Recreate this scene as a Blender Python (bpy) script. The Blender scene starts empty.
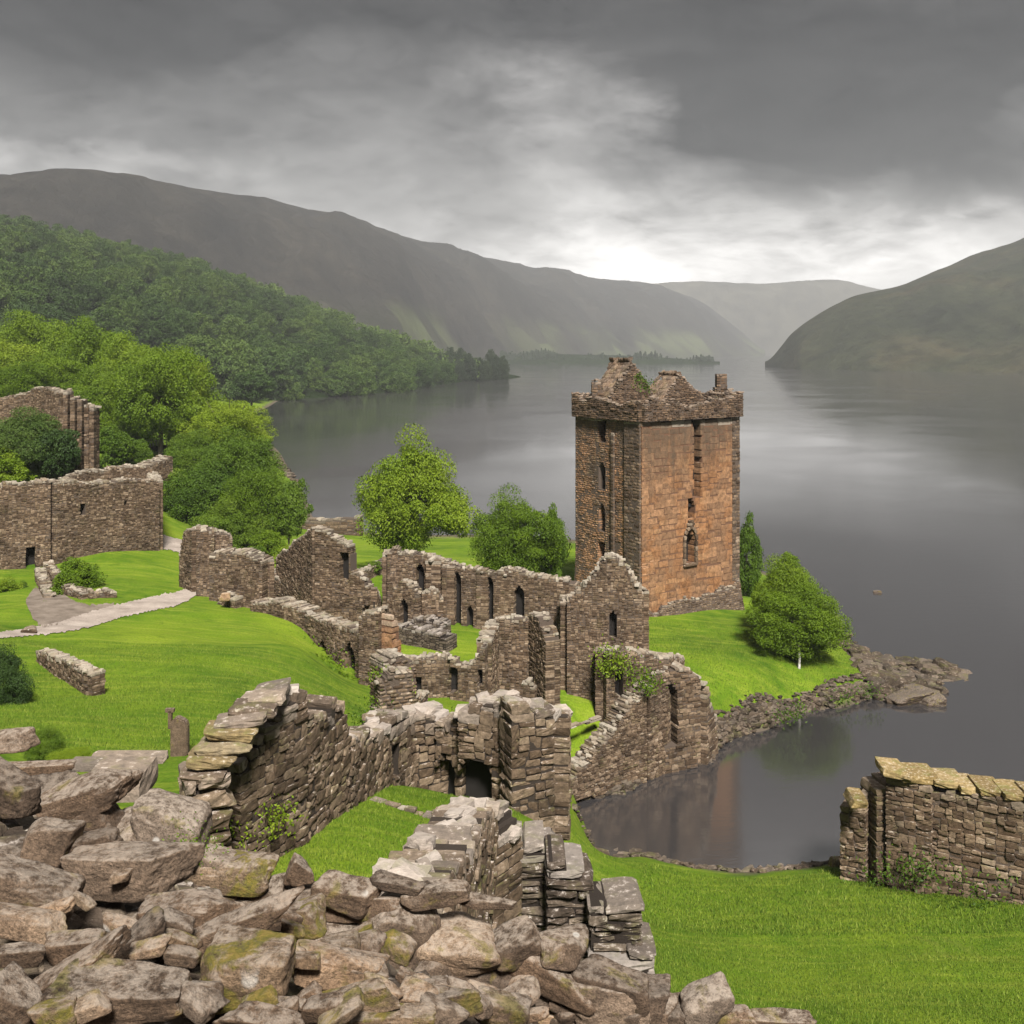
import bpy, bmesh, math, random
import numpy as np
from mathutils import Vector, noise as mnoise, Matrix
R = math.radians
random.seed(7)
rng = np.random.default_rng(7)
C = bpy.context.scene.collection
SC = bpy.context.scene

# ---------------------------------------------------------------- camera, sky, sun, exposure
F = 1024.0; HR = 350.0; H = 27.0            # focal length in px, horizon row, eye height above the water
cam_d = bpy.data.cameras.new('camera'); cam = bpy.data.objects.new('camera', cam_d); C.objects.link(cam)
cam.location = (0, 0, H); cam.rotation_euler = (R(90), 0, 0)
cam_d.sensor_width = 36; cam_d.lens = 36; cam_d.shift_y = -(512 - HR) / 1024
cam_d.clip_start = 0.1; cam_d.clip_end = 60000
SC.camera = cam
SC.view_settings.view_transform = 'Standard'; SC.view_settings.look = 'None'
SC.view_settings.exposure = 2.9; SC.view_settings.gamma = 1
SUN_EL, SUN_AZ = 48.0, 168.0                 # azimuth clockwise from +Y
HAZE_D = 0.00016
cy = SC.cycles
cy.use_denoising = True; cy.max_bounces = 5; cy.diffuse_bounces = 3; cy.glossy_bounces = 3
cy.transmission_bounces = 3; cy.volume_bounces = 0; cy.transparent_max_bounces = 6
cy.caustics_reflective = False; cy.caustics_refractive = False; cy.sample_clamp_indirect = 6
cy.use_adaptive_sampling = False

class NT:
    """tiny node-graph helper"""
    def __init__(s, tree):
        s.t = tree; s.n = tree.nodes; s.l = tree.links; s.n.clear()
    def new(s, typ, **kw):
        n = s.n.new(typ)
        for k, v in kw.items(): setattr(n, k, v)
        return n
    def put(s, sock, v):
        if v is None: return
        if hasattr(v, 'node') or isinstance(v, bpy.types.NodeSocket): s.l.new(v, sock)
        else:
            if hasattr(sock.default_value, '__len__') and not hasattr(v, '__len__'): v = (v,) * len(sock.default_value)
            if hasattr(sock.default_value, '__len__') and len(v) == 3 and len(sock.default_value) == 4: v = tuple(v) + (1,)
            sock.default_value = v
    def m(s, op, a, b=None, c=None, clamp=False):
        n = s.new('ShaderNodeMath', operation=op, use_clamp=clamp)
        s.put(n.inputs[0], a); s.put(n.inputs[1], b); s.put(n.inputs[2], c)
        return n.outputs[0]
    def vm(s, op, a, b=None, out=0):
        n = s.new('ShaderNodeVectorMath', operation=op)
        s.put(n.inputs[0], a)
        if b is not None:
            if op == 'SCALE': s.put(n.inputs['Scale'], b)
            else: s.put(n.inputs[1], b)
        return n.outputs[out]
    def noise(s, vec, scale, detail=4, rough=.55, dist=0., typ=None, out=0):
        n = s.new('ShaderNodeTexNoise')
        if typ: n.noise_type = typ
        s.put(n.inputs['Vector'], vec); s.put(n.inputs['Scale'], scale); s.put(n.inputs['Detail'], detail)
        s.put(n.inputs['Roughness'], rough); s.put(n.inputs['Distortion'], dist)
        return n.outputs[out]
    def vor(s, vec, scale, feature='F1', out='Distance', rnd=1.):
        n = s.new('ShaderNodeTexVoronoi', feature=feature)
        s.put(n.inputs['Vector'], vec); s.put(n.inputs['Scale'], scale); s.put(n.inputs['Randomness'], rnd)
        return n.outputs[out]
    def ramp(s, fac, stops, interp='LINEAR'):
        n = s.new('ShaderNodeValToRGB'); n.color_ramp.interpolation = interp
        e = n.color_ramp.elements
        while len(e) < len(stops): e.new(.5)
        for q, (p, c) in zip(e, stops):
            q.position = p; q.color = (c, c, c, 1) if not hasattr(c, '__len__') else tuple(c) + (1,)
        s.put(n.inputs[0], fac)
        return n.outputs[0]
    def mix(s, fac, a, b, typ='MIX'):
        n = s.new('ShaderNodeMix', data_type='RGBA', blend_type=typ); n.clamp_factor = True
        s.put(n.inputs[0], fac); s.put(n.inputs[6], a); s.put(n.inputs[7], b)
        return n.outputs[2]
    def sstep(s, v, a, b, lo=0., hi=1.):
        n = s.new('ShaderNodeMapRange', interpolation_type='SMOOTHSTEP')
        s.put(n.inputs[0], v); s.put(n.inputs[1], a); s.put(n.inputs[2], b); s.put(n.inputs[3], lo); s.put(n.inputs[4], hi)
        return n.outputs[0]
    def attr(s, name, out='Fac'):
        n = s.new('ShaderNodeAttribute'); n.attribute_name = name
        return n.outputs[out]
    def bump(s, h, strength=.5, dist=.05, normal=None):
        n = s.new('ShaderNodeBump'); s.put(n.inputs['Height'], h); n.inputs['Strength'].default_value = strength
        n.inputs['Distance'].default_value = dist
        if normal is not None: s.l.new(normal, n.inputs['Normal'])
        return n.outputs[0]

# world: overcast, built in sky directions (azimuth / elevation), a Nishita sky behind broken cloud
world = bpy.data.worlds.new('World'); SC.world = world; world.use_nodes = True
g = NT(world.node_tree)
tc = g.new('ShaderNodeTexCoord').outputs['Generated']
sky = g.new('ShaderNodeTexSky', sky_type='NISHITA'); sky.sun_disc = False
sky.sun_elevation = R(SUN_EL); sky.sun_rotation = R(SUN_AZ)
sep = g.new('ShaderNodeSeparateXYZ'); g.l.new(tc, sep.inputs[0])
dx, dy, dz = sep.outputs
az = g.m('MULTIPLY', g.m('ARCTAN2', dx, dy), 180 / math.pi)           # degrees right of the loch's axis
el = g.m('MULTIPLY', g.m('ARCSINE', dz), 180 / math.pi)
azel = g.new('ShaderNodeCombineXYZ'); g.l.new(az, azel.inputs[0]); g.l.new(el, azel.inputs[1])
def blob(a0, e0, ra, re, amp, warp=1.0, rot=0):
    """soft cloud mass centred at azimuth a0, elevation e0 (degrees)"""
    mp = g.new('ShaderNodeMapping'); mp.vector_type = 'TEXTURE'
    mp.inputs['Location'].default_value = (a0, e0, 0); mp.inputs['Scale'].default_value = (ra, re, 1)
    mp.inputs['Rotation'].default_value = (0, 0, R(rot))
    g.l.new(warped, mp.inputs[0])
    ln = g.vm('LENGTH', mp.outputs[0], out='Value')
    return g.m('MULTIPLY', g.sstep(ln, 1.25, .2), amp)
cp = g.new('ShaderNodeCombineXYZ')
den = g.m('ADD', g.m('MAXIMUM', dz, 0), .09)
g.l.new(g.m('DIVIDE', dx, den), cp.inputs[0]); g.l.new(g.m('DIVIDE', dy, den), cp.inputs[1])
cpv = g.vm('MULTIPLY', cp.outputs[0], (1, .75, 1))
nbig = g.noise(cpv, .42, 6, .55, .5)
dvec = g.vm('MULTIPLY', tc, (5.5, 5.5, 13.))
nsm = g.noise(dvec, 1.0, 8, .6, .55)
nfine = g.noise(dvec, 3.2, 6, .62, .5)
wv = g.vm('SUBTRACT', g.noise(dvec, .9, 7, .62, .4, out=1), (.5, .5, .5))
warped = g.vm('ADD', azel.outputs[0], g.vm('MULTIPLY', wv, (18, 8, 0)))
base = g.ramp(g.m('DIVIDE', el, 20.), [(0, .92), (.19, .90), (.30, .60), (.45, .32), (.72, .125), (1, .025)])
v = g.m('MULTIPLY', base, g.sstep(el, 7, 2, 1., 1.3))
for b in [(15, 12.6, 13, 4.6, -.28), (24, 14, 11, 4, -.12), (25, 8.4, 12, 2.2, -.22), (4, 19.5, 14, 2.4, -.12),
          (-23, 18, 14, 5., -.13), (-14, 9.5, 9, 3.0, .05),
          (3.5, 13.6, 6, 3.2, .26), (7, 9.4, 8, 2.2, .14), (13, 4.6, 15, 2.4, .40), (25, 5.6, 9, 1.5, .16), (9, 6.0, 16, 3.6, .30), (2, 11.5, 9, 3., .06),
          (-25, 9.3, 9, 1.3, .25), (-9, 15, 8, 3, .05), (-4, 7.0, 9, 1.8, -.10)]:
    v = g.m('ADD', v, blob(*b))
tex = g.m('ADD', g.m('MULTIPLY', g.m('SUBTRACT', nbig, .5), .5), g.m('ADD', g.m('MULTIPLY', g.m('SUBTRACT', nsm, .5), 1.35), g.m('MULTIPLY', g.m('SUBTRACT', nfine, .5), .65)))
v = g.m('MULTIPLY', v, g.m('ADD', .97, g.m('MULTIPLY', tex, 1.45)))
v = g.m('MAXIMUM', v, g.m('ADD', -.055, g.m('MULTIPLY', g.m('ADD', nfine, g.m('MULTIPLY', nsm, 1.4)), .075)))
# overhead and behind the viewer, unseen, the cloud is brightened to light the scene
high = g.sstep(el, 19.5, 33); behind = g.m('MULTIPLY', g.sstep(dy, .35, -.5), g.sstep(el, 3, 20))
lift = g.m('MAXIMUM', high, behind)
bright = g.m('MULTIPLY', g.m('ADD', .8, g.m('MULTIPLY', tex, .8)), .52)
v = g.m('ADD', g.m('MULTIPLY', v, g.m('SUBTRACT', 1, lift)), g.m('MULTIPLY', bright, lift))
v = g.m('MULTIPLY', v, g.sstep(g.m('ABSOLUTE', az), 36, 70, 1., .38))     # sky dimmed out of view to the sides and rear to cut fill light
EXPK = 2 ** -SC.view_settings.exposure
v = g.m('MULTIPLY', v, EXPK * 1.0)
ccol = g.new('ShaderNodeCombineColor')
g.l.new(g.m('MULTIPLY', v, 1.0), ccol.inputs[0]); g.l.new(g.m('MULTIPLY', v, .975), ccol.inputs[1]); g.l.new(g.m('MULTIPLY', v, .945), ccol.inputs[2])
bgc = g.new('ShaderNodeBackground'); g.l.new(ccol.outputs[0], bgc.inputs[0])
bgs = g.new('ShaderNodeBackground'); g.l.new(sky.outputs[0], bgs.inputs[0]); bgs.inputs[1].default_value = .05
mx = g.new('ShaderNodeMixShader'); mx.inputs[0].default_value = .99
g.l.new(bgs.outputs[0], mx.inputs[1]); g.l.new(bgc.outputs[0], mx.inputs[2])
wo = g.new('ShaderNodeOutputWorld'); g.l.new(mx.outputs[0], wo.inputs[0])

sd = bpy.data.lights.new('sun', 'SUN'); so = bpy.data.objects.new('sun', sd); C.objects.link(so)
sd.energy = 1.5; sd.angle = R(10); sd.color = (1, .95, .88)
sv = Vector((math.sin(R(SUN_AZ)) * math.cos(R(SUN_EL)), math.cos(R(SUN_AZ)) * math.cos(R(SUN_EL)), math.sin(R(SUN_EL))))
so.rotation_euler = sv.to_track_quat('Z', 'Y').to_euler()

# ---------------------------------------------------------------- helpers
def at(px, py, Y): return ((px - 512) / F * Y, Y, H - (py - HR) / F * Y)
def zrow(py, Y): return H - (py - HR) / F * Y
def tag(o, label=None, cat=None, group=None, kind=None):
    if label: o['label'] = label
    if cat: o['category'] = cat
    if group: o['group'] = group
    if kind: o['kind'] = kind
    return o
def empty(name, loc=(0, 0, 0), rz=0):
    o = bpy.data.objects.new(name, None); C.objects.link(o); o.location = loc; o.rotation_euler = (0, 0, rz); return o
def mesh_np(name, V, Q, mats, attrs=None, smooth=False, midx=None, parent=None, link=True):
    """V (n,3) floats, Q (m,k) ints; attrs: dict name -> per-face float array"""
    me = bpy.data.meshes.new(name)
    V = np.ascontiguousarray(V, dtype=np.float32); Q = np.ascontiguousarray(Q, dtype=np.int32)
    k = Q.shape[1]
    me.vertices.add(len(V)); me.vertices.foreach_set('co', V.ravel())
    me.loops.add(Q.size); me.loops.foreach_set('vertex_index', Q.ravel())
    me.polygons.add(len(Q)); me.polygons.foreach_set('loop_start', np.arange(0, Q.size, k, dtype=np.int32))
    me.polygons.foreach_set('loop_total', np.full(len(Q), k, dtype=np.int32))
    if midx is not None: me.polygons.foreach_set('material_index', np.ascontiguousarray(midx, dtype=np.int32))
    me.polygons.foreach_set('use_smooth', np.full(len(Q), smooth))
    for a, arr in (attrs or {}).items():
        at_ = me.attributes.new(a, 'FLOAT', 'FACE'); at_.data.foreach_set('value', np.ascontiguousarray(arr, dtype=np.float32))
    me.update(calc_edges=True)
    for m_ in (mats if isinstance(mats, (list, tuple)) else [mats]): me.materials.append(m_)
    if not link: return me
    o = bpy.data.objects.new(name, me); C.objects.link(o)
    if parent: o.parent = parent
    return o
def recenter(o, base):
    """move a mesh object's origin to base without moving its geometry"""
    me = o.data; n = len(me.vertices); co = np.empty(n * 3, dtype=np.float32); me.vertices.foreach_get('co', co)
    co = co.reshape(-1, 3) - np.array(base, dtype=np.float32); me.vertices.foreach_set('co', co.ravel()); me.update()
    o.location = base
    return o
def fbm(x, y, sc, octv=4, seed=0, ridged=False):
    """cheap vectorised value noise"""
    def vn(x, y, s):
        xi = np.floor(x).astype(np.int64); yi = np.floor(y).astype(np.int64); fx = x - xi; fy = y - yi
        fx = fx * fx * (3 - 2 * fx); fy = fy * fy * (3 - 2 * fy)
        def h(a, b):
            n = (a * 374761393 + b * 668265263 + s * 974634777) & 0xffffffff
            n = ((n ^ (n >> 13)) * 1274126177) & 0xffffffff
            return ((n ^ (n >> 16)) & 0xffff) / 65535.0
        return (h(xi, yi) * (1 - fx) + h(xi + 1, yi) * fx) * (1 - fy) + (h(xi, yi + 1) * (1 - fx) + h(xi + 1, yi + 1) * fx) * fy
    r = 0; a = 1; t = 0; x = np.asarray(x, float) / sc; y = np.asarray(y, float) / sc
    for i in range(octv):
        q = vn(x, y, seed + i * 17) * 2 - 1
        if ridged: q = 1 - 2 * abs(q)
        r = r + a * q; t += a; a *= .5; x = x * 2.03 + 11.3; y = y * 2.03 + 5.7
    return r / t

# ---------------------------------------------------------------- materials
def newmat(name):
    m = bpy.data.materials.new(name); m.use_nodes = True; return m, NT(m.node_tree)
def finish(g, col, rough=.9, normal=None, spec=.3, extra=None):
    p = g.new('ShaderNodeBsdfPrincipled'); g.put(p.inputs['Base Color'], col); g.put(p.inputs['Roughness'], rough)
    p.inputs['Specular IOR Level'].default_value = spec
    if normal is not None: g.l.new(normal, p.inputs['Normal'])
    o = g.new('ShaderNodeOutputMaterial'); g.l.new(p.outputs[0], o.inputs[0]); return p
def stone_mat(name, stops, fine=6., crest=(.40, .36, .30), moss=.35, mosscol=(.12, .13, .03), stain=None, big=.5, warm=None, core=(.075, .057, .045)):
    corec = core
    m, g = newmat(name)
    P = g.new('ShaderNodeNewGeometry'); pos = P.outputs['Position']; nz = g.new('ShaderNodeSeparateXYZ'); g.l.new(P.outputs['Normal'], nz.inputs[0])
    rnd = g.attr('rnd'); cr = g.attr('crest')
    col = g.ramp(g.m('ADD', g.m('MULTIPLY', rnd, .8), g.m('MULTIPLY', g.noise(pos, fine * .35, 3), .2)), stops)
    n1 = g.noise(pos, fine, 6, .7); n2 = g.noise(pos, big, 4, .6)
    if warm: col = g.mix(g.sstep(n2, .36, .54, 0, .9), col, g.mix(g.sstep(rnd, .1, .9), warm[0], warm[1]))
    col = g.mix(1., col, g.ramp(n1, [(.27, .35), (.5, .95), (.73, 1.5)]), 'MULTIPLY')
    col = g.mix(1., col, g.ramp(n2, [(.3, .55), (.5, .98), (.7, 1.25)]), 'MULTIPLY')
    if stain:                                                     # damp dark streaks running down from the wall head
        z0, z1 = stain
        sx = g.new('ShaderNodeMapping'); sx.inputs['Scale'].default_value = (1.4, 1.4, .07); g.l.new(pos, sx.inputs[0])
        st = g.noise(sx.outputs[0], 1.3, 4, .6)
        sz = g.new('ShaderNodeSeparateXYZ'); g.l.new(pos, sz.inputs[0])
        hz = g.sstep(g.m('ADD', sz.outputs[2], g.m('MULTIPLY', st, 9.)), z0 + 4.5, z1 + 4.5)
        col = g.mix(g.m('MULTIPLY', hz, .82), col, (.062, .048, .038))
    col = g.mix(1., col, (1.04, 1., .89), 'MULTIPLY')
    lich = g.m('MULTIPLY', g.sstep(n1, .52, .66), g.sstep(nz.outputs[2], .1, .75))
    col = g.mix(g.m('MULTIPLY', g.m('MAXIMUM', lich, cr), g.m('ADD', .25, g.m('MULTIPLY', n1, .9)), clamp=True), col, crest)  # wall-head stones paled: lichen, plus sky light painted into the colour
    mo = g.m('MULTIPLY', g.sstep(g.noise(pos, fine * .28, 5, .65), .5, .64), g.sstep(nz.outputs[2], -.1, .7))
    col = g.mix(g.m('MULTIPLY', mo, moss), col, mosscol)
    core = g.sstep(rnd, -.3, -.7)
    col = g.mix(core, col, corec)
    h = g.m('ADD', n1, g.m('MULTIPLY', g.noise(pos, fine * 4, 3, .7), .4))
    finish(g, col, .93, g.bump(h, .7, .25 / fine), .2)
    return m
BROWN = [(0, (.038, .025, .017)), (.3, (.074, .050, .035)), (.6, (.118, .084, .061)), (.85, (.172, .128, .097)), (1, (.31, .255, .215))]
M = {}
M['ruin'] = stone_mat('brown_rubble_stone', BROWN, 5.)
M['ruin_near'] = stone_mat('pale_field_stone', [(0, (.040, .027, .018)), (.3, (.075, .053, .038)), (.6, (.112, .082, .061)), (1, (.20, .155, .120))], 7., core=(.03, .023, .018), moss=.3, crest=(.42, .37, .33))
M['ruin_dark'] = stone_mat('dark_field_stone', core=(.02, .015, .012), stops= [(0, (.035, .027, .022)), (.4, (.065, .05, .042)), (.8, (.11, .09, .075)), (1, (.15, .12, .10))], fine=7., moss=.2, crest=(.36, .32, .29))
M['yellow'] = stone_mat('yellow_lichened_stone', [(0, (.10, .072, .036)), (.5, (.19, .14, .065)), (1, (.28, .22, .13))], 7., moss=.5)
M['tower_face'] = stone_mat('orange_sandstone', [(0, (.19, .098, .054)), (.15, (.26, .130, .066)), (.7, (.325, .165, .083)), (.9, (.35, .20, .11)), (1, (.32, .235, .165))], 3., moss=.0, core=(.12, .065, .04), stain=(13.5, 20.5), big=.42, warm=((.14, .085, .055), (.22, .13, .08)))
M['tower_side'] = stone_mat('brown_and_orange_stone', [(q, tuple(min(.35, c * 1.45) for c in cc)) for q, cc in BROWN], 5., stain=(16, 22), warm=((.17, .095, .055), (.29, .165, .10)), big=.3)
M['tower_grey'] = stone_mat('grey_brown_stone', BROWN, 5., stain=(16.5, 22), moss=0)
M['parapet'] = stone_mat('dark_parapet_stone', [(0, (.035, .024, .017)), (.5, (.085, .056, .039)), (1, (.17, .118, .084))], 5., moss=.15, crest=(.26, .21, .17))
M['shore'] = stone_mat('wet_shore_stone', [(0, (.015, .011, .008)), (.4, (.035, .026, .019)), (.8, (.070, .052, .040)), (1, (.15, .12, .095))], 5., crest=(.2, .165, .135), moss=.25)
M['slab'] = stone_mat('slab_stone', BROWN, 9., moss=.5)

m, g = newmat('painted_shade'); finish(g, (.012, .01, .009), 1.); M['dark'] = m  # flat near-black painted in for the shade inside openings and tower shaft
# grass
m, g = newmat('lawn_grass'); pos = g.new('ShaderNodeNewGeometry').outputs['Position']
a = g.noise(pos, .09, 4, .6, .6); b = g.noise(pos, .7, 4, .65); c = g.noise(pos, 9., 5, .75)
sc_ = g.new('ShaderNodeMapping'); sc_.inputs['Rotation'].default_value = (0, 0, R(35)); sc_.inputs['Scale'].default_value = (.12, 1.4, 1)
g.l.new(pos, sc_.inputs[0]); st = g.noise(sc_.outputs[0], 1.3, 4, .6)
col = g.ramp(a, [(.30, (.034, .080, .004)), (.5, (.070, .130, .006)), (.70, (.130, .188, .011))])
col = g.mix(g.sstep(b, .35, .68, 0, .5), col, (.125, .175, .012))
col = g.mix(g.sstep(st, .45, .7, 0, .45), col, (.20, .235, .03))
col = g.mix(1., col, g.ramp(c, [(.25, .55), (.5, 1.), (.75, 1.4)]), 'MULTIPLY')
zz = g.new('ShaderNodeSeparateXYZ'); g.l.new(pos, zz.inputs[0])
wp_ = g.noise(pos, .33, 6, .7, .8)
col = g.mix(g.sstep(wp_, .58, .70, 0, .4), col, (.14, .15, .03)); col = g.mix(g.sstep(wp_, .44, .32, 0, .5), col, (.035, .075, .004))
col = g.mix(g.sstep(g.m('ADD', zz.outputs[2], g.m('MULTIPLY', b, .8)), .95, .45), col, (.085, .068, .052))   # bare wet margin at the waterline
col = g.mix(g.sstep(g.m('ADD', zz.outputs[2], b), 21.3, 21.9), col, (.040, .031, .024))   # bare soil under the rubble heap
finish(g, col, .95, g.bump(g.m('ADD', c, g.noise(pos, 40., 3, .7)), .6, .05), .1); M['grass'] = m
m, g = newmat('grass_blade'); 
col = g.ramp(g.attr('rnd'), [(0, (.035, .075, .005)), (.6, (.08, .13, .008)), (1, (.16, .20, .03))])
finish(g, col, .8, None, .2); M['blade'] = m
# path gravel
m, g = newmat('path_gravel'); pos = g.new('ShaderNodeNewGeometry').outputs['Position']
col = g.mix(1., g.ramp(g.noise(pos, .6, 5, .6), [(.3, (.20, .165, .14)), (.7, (.36, .31, .27))]), g.ramp(g.noise(pos, 14., 4, .7), [(.3, .7), (.7, 1.2)]), 'MULTIPLY')
finish(g, col, .95, g.bump(g.noise(pos, 30., 3), .4, .03), .2); M['path'] = m
m, g = newmat('path_dirt'); pos = g.new('ShaderNodeNewGeometry').outputs['Position']
finish(g, g.ramp(g.noise(pos, 1.1, 6, .65), [(.3, (.09, .07, .055)), (.7, (.20, .165, .135))]), .95, g.bump(g.noise(pos, 30., 3), .4, .03), .2); M['dirt'] = m
# hills
def hill_mat(name, ca, cb, cc, scale, patch=None):
    m, g = newmat(name); pos = g.new('ShaderNodeNewGeometry').outputs['Position']
    a = g.noise(pos, scale, 6, .65, .4); b = g.noise(pos, scale * 7, 5, .7)
    col = g.ramp(a, [(.3, ca), (.5, cb), (.72, cc)])
    col = g.mix(1., col, g.ramp(b, [(.3, .45), (.7, 1.5)]), 'MULTIPLY')
    if patch:
        s_ = g.new('ShaderNodeSeparateXYZ'); g.l.new(pos, s_.inputs[0])
        pm = g.m('MULTIPLY', g.sstep(s_.outputs[2], patch[1], patch[1] * .45), g.sstep(g.noise(pos, .0035, 3, .5, .2), .36, .60))
        pm = g.m('MULTIPLY', pm, g.sstep(s_.outputs[0], patch[2], patch[2] + 250))
        cells = g.vor(pos, .008, out='Color'); cs = g.new('ShaderNodeSeparateColor'); g.l.new(cells, cs.inputs[0])
        col = g.mix(g.m('MULTIPLY', pm, g.m('ADD', .06, g.m('MULTIPLY', cs.outputs[0], .35))), col, patch[0])
    finish(g, col, 1., g.bump(g.m('ADD', a, g.m('MULTIPLY', b, .4)), .8, 12 / 1.), .0); return m
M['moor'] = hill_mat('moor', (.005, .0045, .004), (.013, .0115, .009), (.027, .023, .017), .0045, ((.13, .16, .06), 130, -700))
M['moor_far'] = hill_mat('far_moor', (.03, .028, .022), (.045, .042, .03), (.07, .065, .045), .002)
M['moor_right'] = hill_mat('wooded_moor', (.012, .015, .008), (.022, .025, .013), (.04, .034, .018), .006)
M['forest_floor'] = hill_mat('forest_floor', (.008, .014, .005), (.012, .02, .007), (.016, .026, .008), .02)
# water
m, g = newmat('loch_water'); pos = g.new('ShaderNodeNewGeometry').outputs['Position']
mp = g.new('ShaderNodeMapping'); mp.inputs['Rotation'].default_value = (0, 0, R(-12)); mp.inputs['Scale'].default_value = (.45, 1.2, 1)
g.l.new(pos, mp.inputs[0])
w1 = g.noise(mp.outputs[0], .9, 4, .6, .3); w2 = g.noise(mp.outputs[0], 3.6, 4, .6, .2); w3 = g.noise(pos, .02, 3, .6, .4)
hh = g.m('ADD', g.m('MULTIPLY', w1, 1.), g.m('MULTIPLY', w2, .5))
hh = g.m('MULTIPLY', hh, g.sstep(w3, .40, .62, .45, 1.5))
p = finish(g, (.033, .031, .032), g.ramp(w3, [(.35, .06), (.65, .13)]), g.bump(hh, .16, .04), .5)
p.inputs['IOR'].default_value = 3.2
M['water'] = m
# leaves
def leaf_mat(name, dark, mid, light, trans=.25):
    m, g = newmat(name)
    oi = g.new('ShaderNodeObjectInfo').outputs['Random']
    f = g.m('ADD', g.m('MULTIPLY', g.attr('rnd'), .5), g.m('MULTIPLY', oi, .5))
    col = g.ramp(f, [(0, dark), (.5, mid), (1, light)])
    d = g.new('ShaderNodeBsdfPrincipled'); g.l.new(col, d.inputs['Base Color']); d.inputs['Roughness'].default_value = .6
    d.inputs['Specular IOR Level'].default_value = .25
    t = g.new('ShaderNodeBsdfTranslucent'); g.l.new(g.mix(1., col, (1.1, 1.15, .5), 'MULTIPLY'), t.inputs[0])
    x = g.new('ShaderNodeMixShader'); x.inputs[0].default_value = trans; g.l.new(d.outputs[0], x.inputs[1]); g.l.new(t.outputs[0], x.inputs[2])
    o = g.new('ShaderNodeOutputMaterial'); g.l.new(x.outputs[0], o.inputs[0]); return m
M['leaf_bright'] = leaf_mat('bright_leaves', (.045, .090, .003), (.110, .175, .006), (.21, .27, .018), .32)
M['leaf'] = leaf_mat('green_leaves', (.028, .062, .004), (.068, .122, .007), (.13, .19, .014), .3)
M['leaf_hill'] = leaf_mat('hill_leaves', (.014, .034, .006), (.040, .076, .012), (.090, .135, .022), .25)
M['leaf_far'] = leaf_mat('far_leaves', (.012, .022, .009), (.02, .034, .013), (.032, .048, .018), .2)
m, g = newmat('bark'); pos = g.new('ShaderNodeNewGeometry').outputs['Position']
finish(g, g.ramp(g.noise(pos, 5., 5, .7), [(.3, (.035, .027, .02)), (.7, (.10, .085, .07))]), .95, g.bump(g.noise(pos, 12., 4), .6, .05), .1); M['bark'] = m
m, g = newmat('birch_bark'); pos = g.new('ShaderNodeNewGeometry').outputs['Position']
finish(g, g.ramp(g.noise(pos, 5., 5, .7), [(.35, (.2, .18, .16)), (.6, (.6, .58, .55))]), .9, None, .1); M['birch'] = m
# loose rock
def rock_mat(name, ca, cb, lich=.35, lichcol=(.23, .165, .045), wsp=.5, crust=.6):
    m, g = newmat(name)
    tcx = g.new('ShaderNodeTexCoord').outputs['Object']
    oi = g.new('ShaderNodeObjectInfo').outputs['Random']
    vec = g.vm('ADD', tcx, g.vm('SCALE', (37., 91., 53.), oi))
    ge = g.new('ShaderNodeNewGeometry'); nz = g.new('ShaderNodeSeparateXYZ'); g.l.new(ge.outputs['Normal'], nz.inputs[0])
    n1 = g.noise(vec, 2.2, 8, .68, .3); n2 = g.noise(vec, 14., 8, .75); n3 = g.noise(vec, 60., 5, .75)
    mpp = g.new('ShaderNodeMapping'); mpp.inputs['Scale'].default_value = (1, 1, 5); g.l.new(vec, mpp.inputs[0])
    n4 = g.noise(mpp.outputs[0], 2.5, 6, .6, .6)
    col = g.mix(g.sstep(n1, .3, .7), ca, cb)
    col = g.mix(1., col, g.ramp(n2, [(.28, .5), (.5, 1.), (.72, 1.4)]), 'MULTIPLY')
    col = g.mix(1., col, g.ramp(n3, [(.32, .35), (.5, 1.), (.68, 1.5)]), 'MULTIPLY')
    col = g.mix(1., col, g.ramp(n4, [(.3, .85), (.55, 1.05)]), 'MULTIPLY')
    col = g.mix(g.m('MULTIPLY', g.sstep(oi, 0, 1), .35), col, g.mix(1., col, (1.25, 1.05, .85), 'MULTIPLY'))
    col = g.mix(1., col, (1.17, 1.09, .98), 'MULTIPLY')
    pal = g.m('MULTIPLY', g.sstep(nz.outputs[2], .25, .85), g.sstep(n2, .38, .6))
    col = g.mix(g.m('MULTIPLY', pal, crust), col, (.42, .36, .30))                       # upper faces paled: weathered crust, plus highlights painted into the colour
    lm = g.m('MULTIPLY', g.sstep(g.noise(vec, 3.2, 7, .66, .5), .60 - .22 * lich, .70 - .22 * lich), g.sstep(n2, .32, .5))
    lcol = g.mix(g.sstep(n2, .4, .65), (.10, .10, .012), lichcol)
    col = g.mix(g.m('MULTIPLY', lm, min(1, .45 + lich)), col, lcol)
    wp = g.m('MULTIPLY', g.sstep(g.vor(vec, 3.1), .17, .12), g.sstep(g.noise(vec, 1.1, 3), .56, .62))
    col = g.mix(g.m('MULTIPLY', wp, wsp), col, (.62, .60, .56))
    h = g.m('ADD', g.m('MULTIPLY', n1, .5), g.m('ADD', g.m('MULTIPLY', n2, .45), g.m('ADD', g.m('MULTIPLY', n3, .22), g.m('MULTIPLY', n4, .15))))
    finish(g, col, .9, g.bump(h, 1., .09), .25); return m
M['rock'] = rock_mat('granite_rock', (.052, .037, .027), (.145, .107, .081), .22)
M['rock_yellow'] = rock_mat('lichened_rock', (.085, .061, .042), (.18, .137, .10), .55)
M['rock_dark'] = rock_mat('dark_rock', (.045, .034, .027), (.105, .081, .065), .1, crust=.35)
M['post'] = rock_mat('post_stone', (.05, .038, .03), (.10, .08, .064), .1, crust=.25, wsp=0.)
M['rock_wet'] = rock_mat('wet_shore_rock', (.018, .013, .010), (.060, .045, .034), .25, crust=.3, wsp=.2)
M['rock_grey'] = rock_mat('speckled_grey_rock', (.085, .067, .055), (.165, .135, .113), .1)
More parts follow.
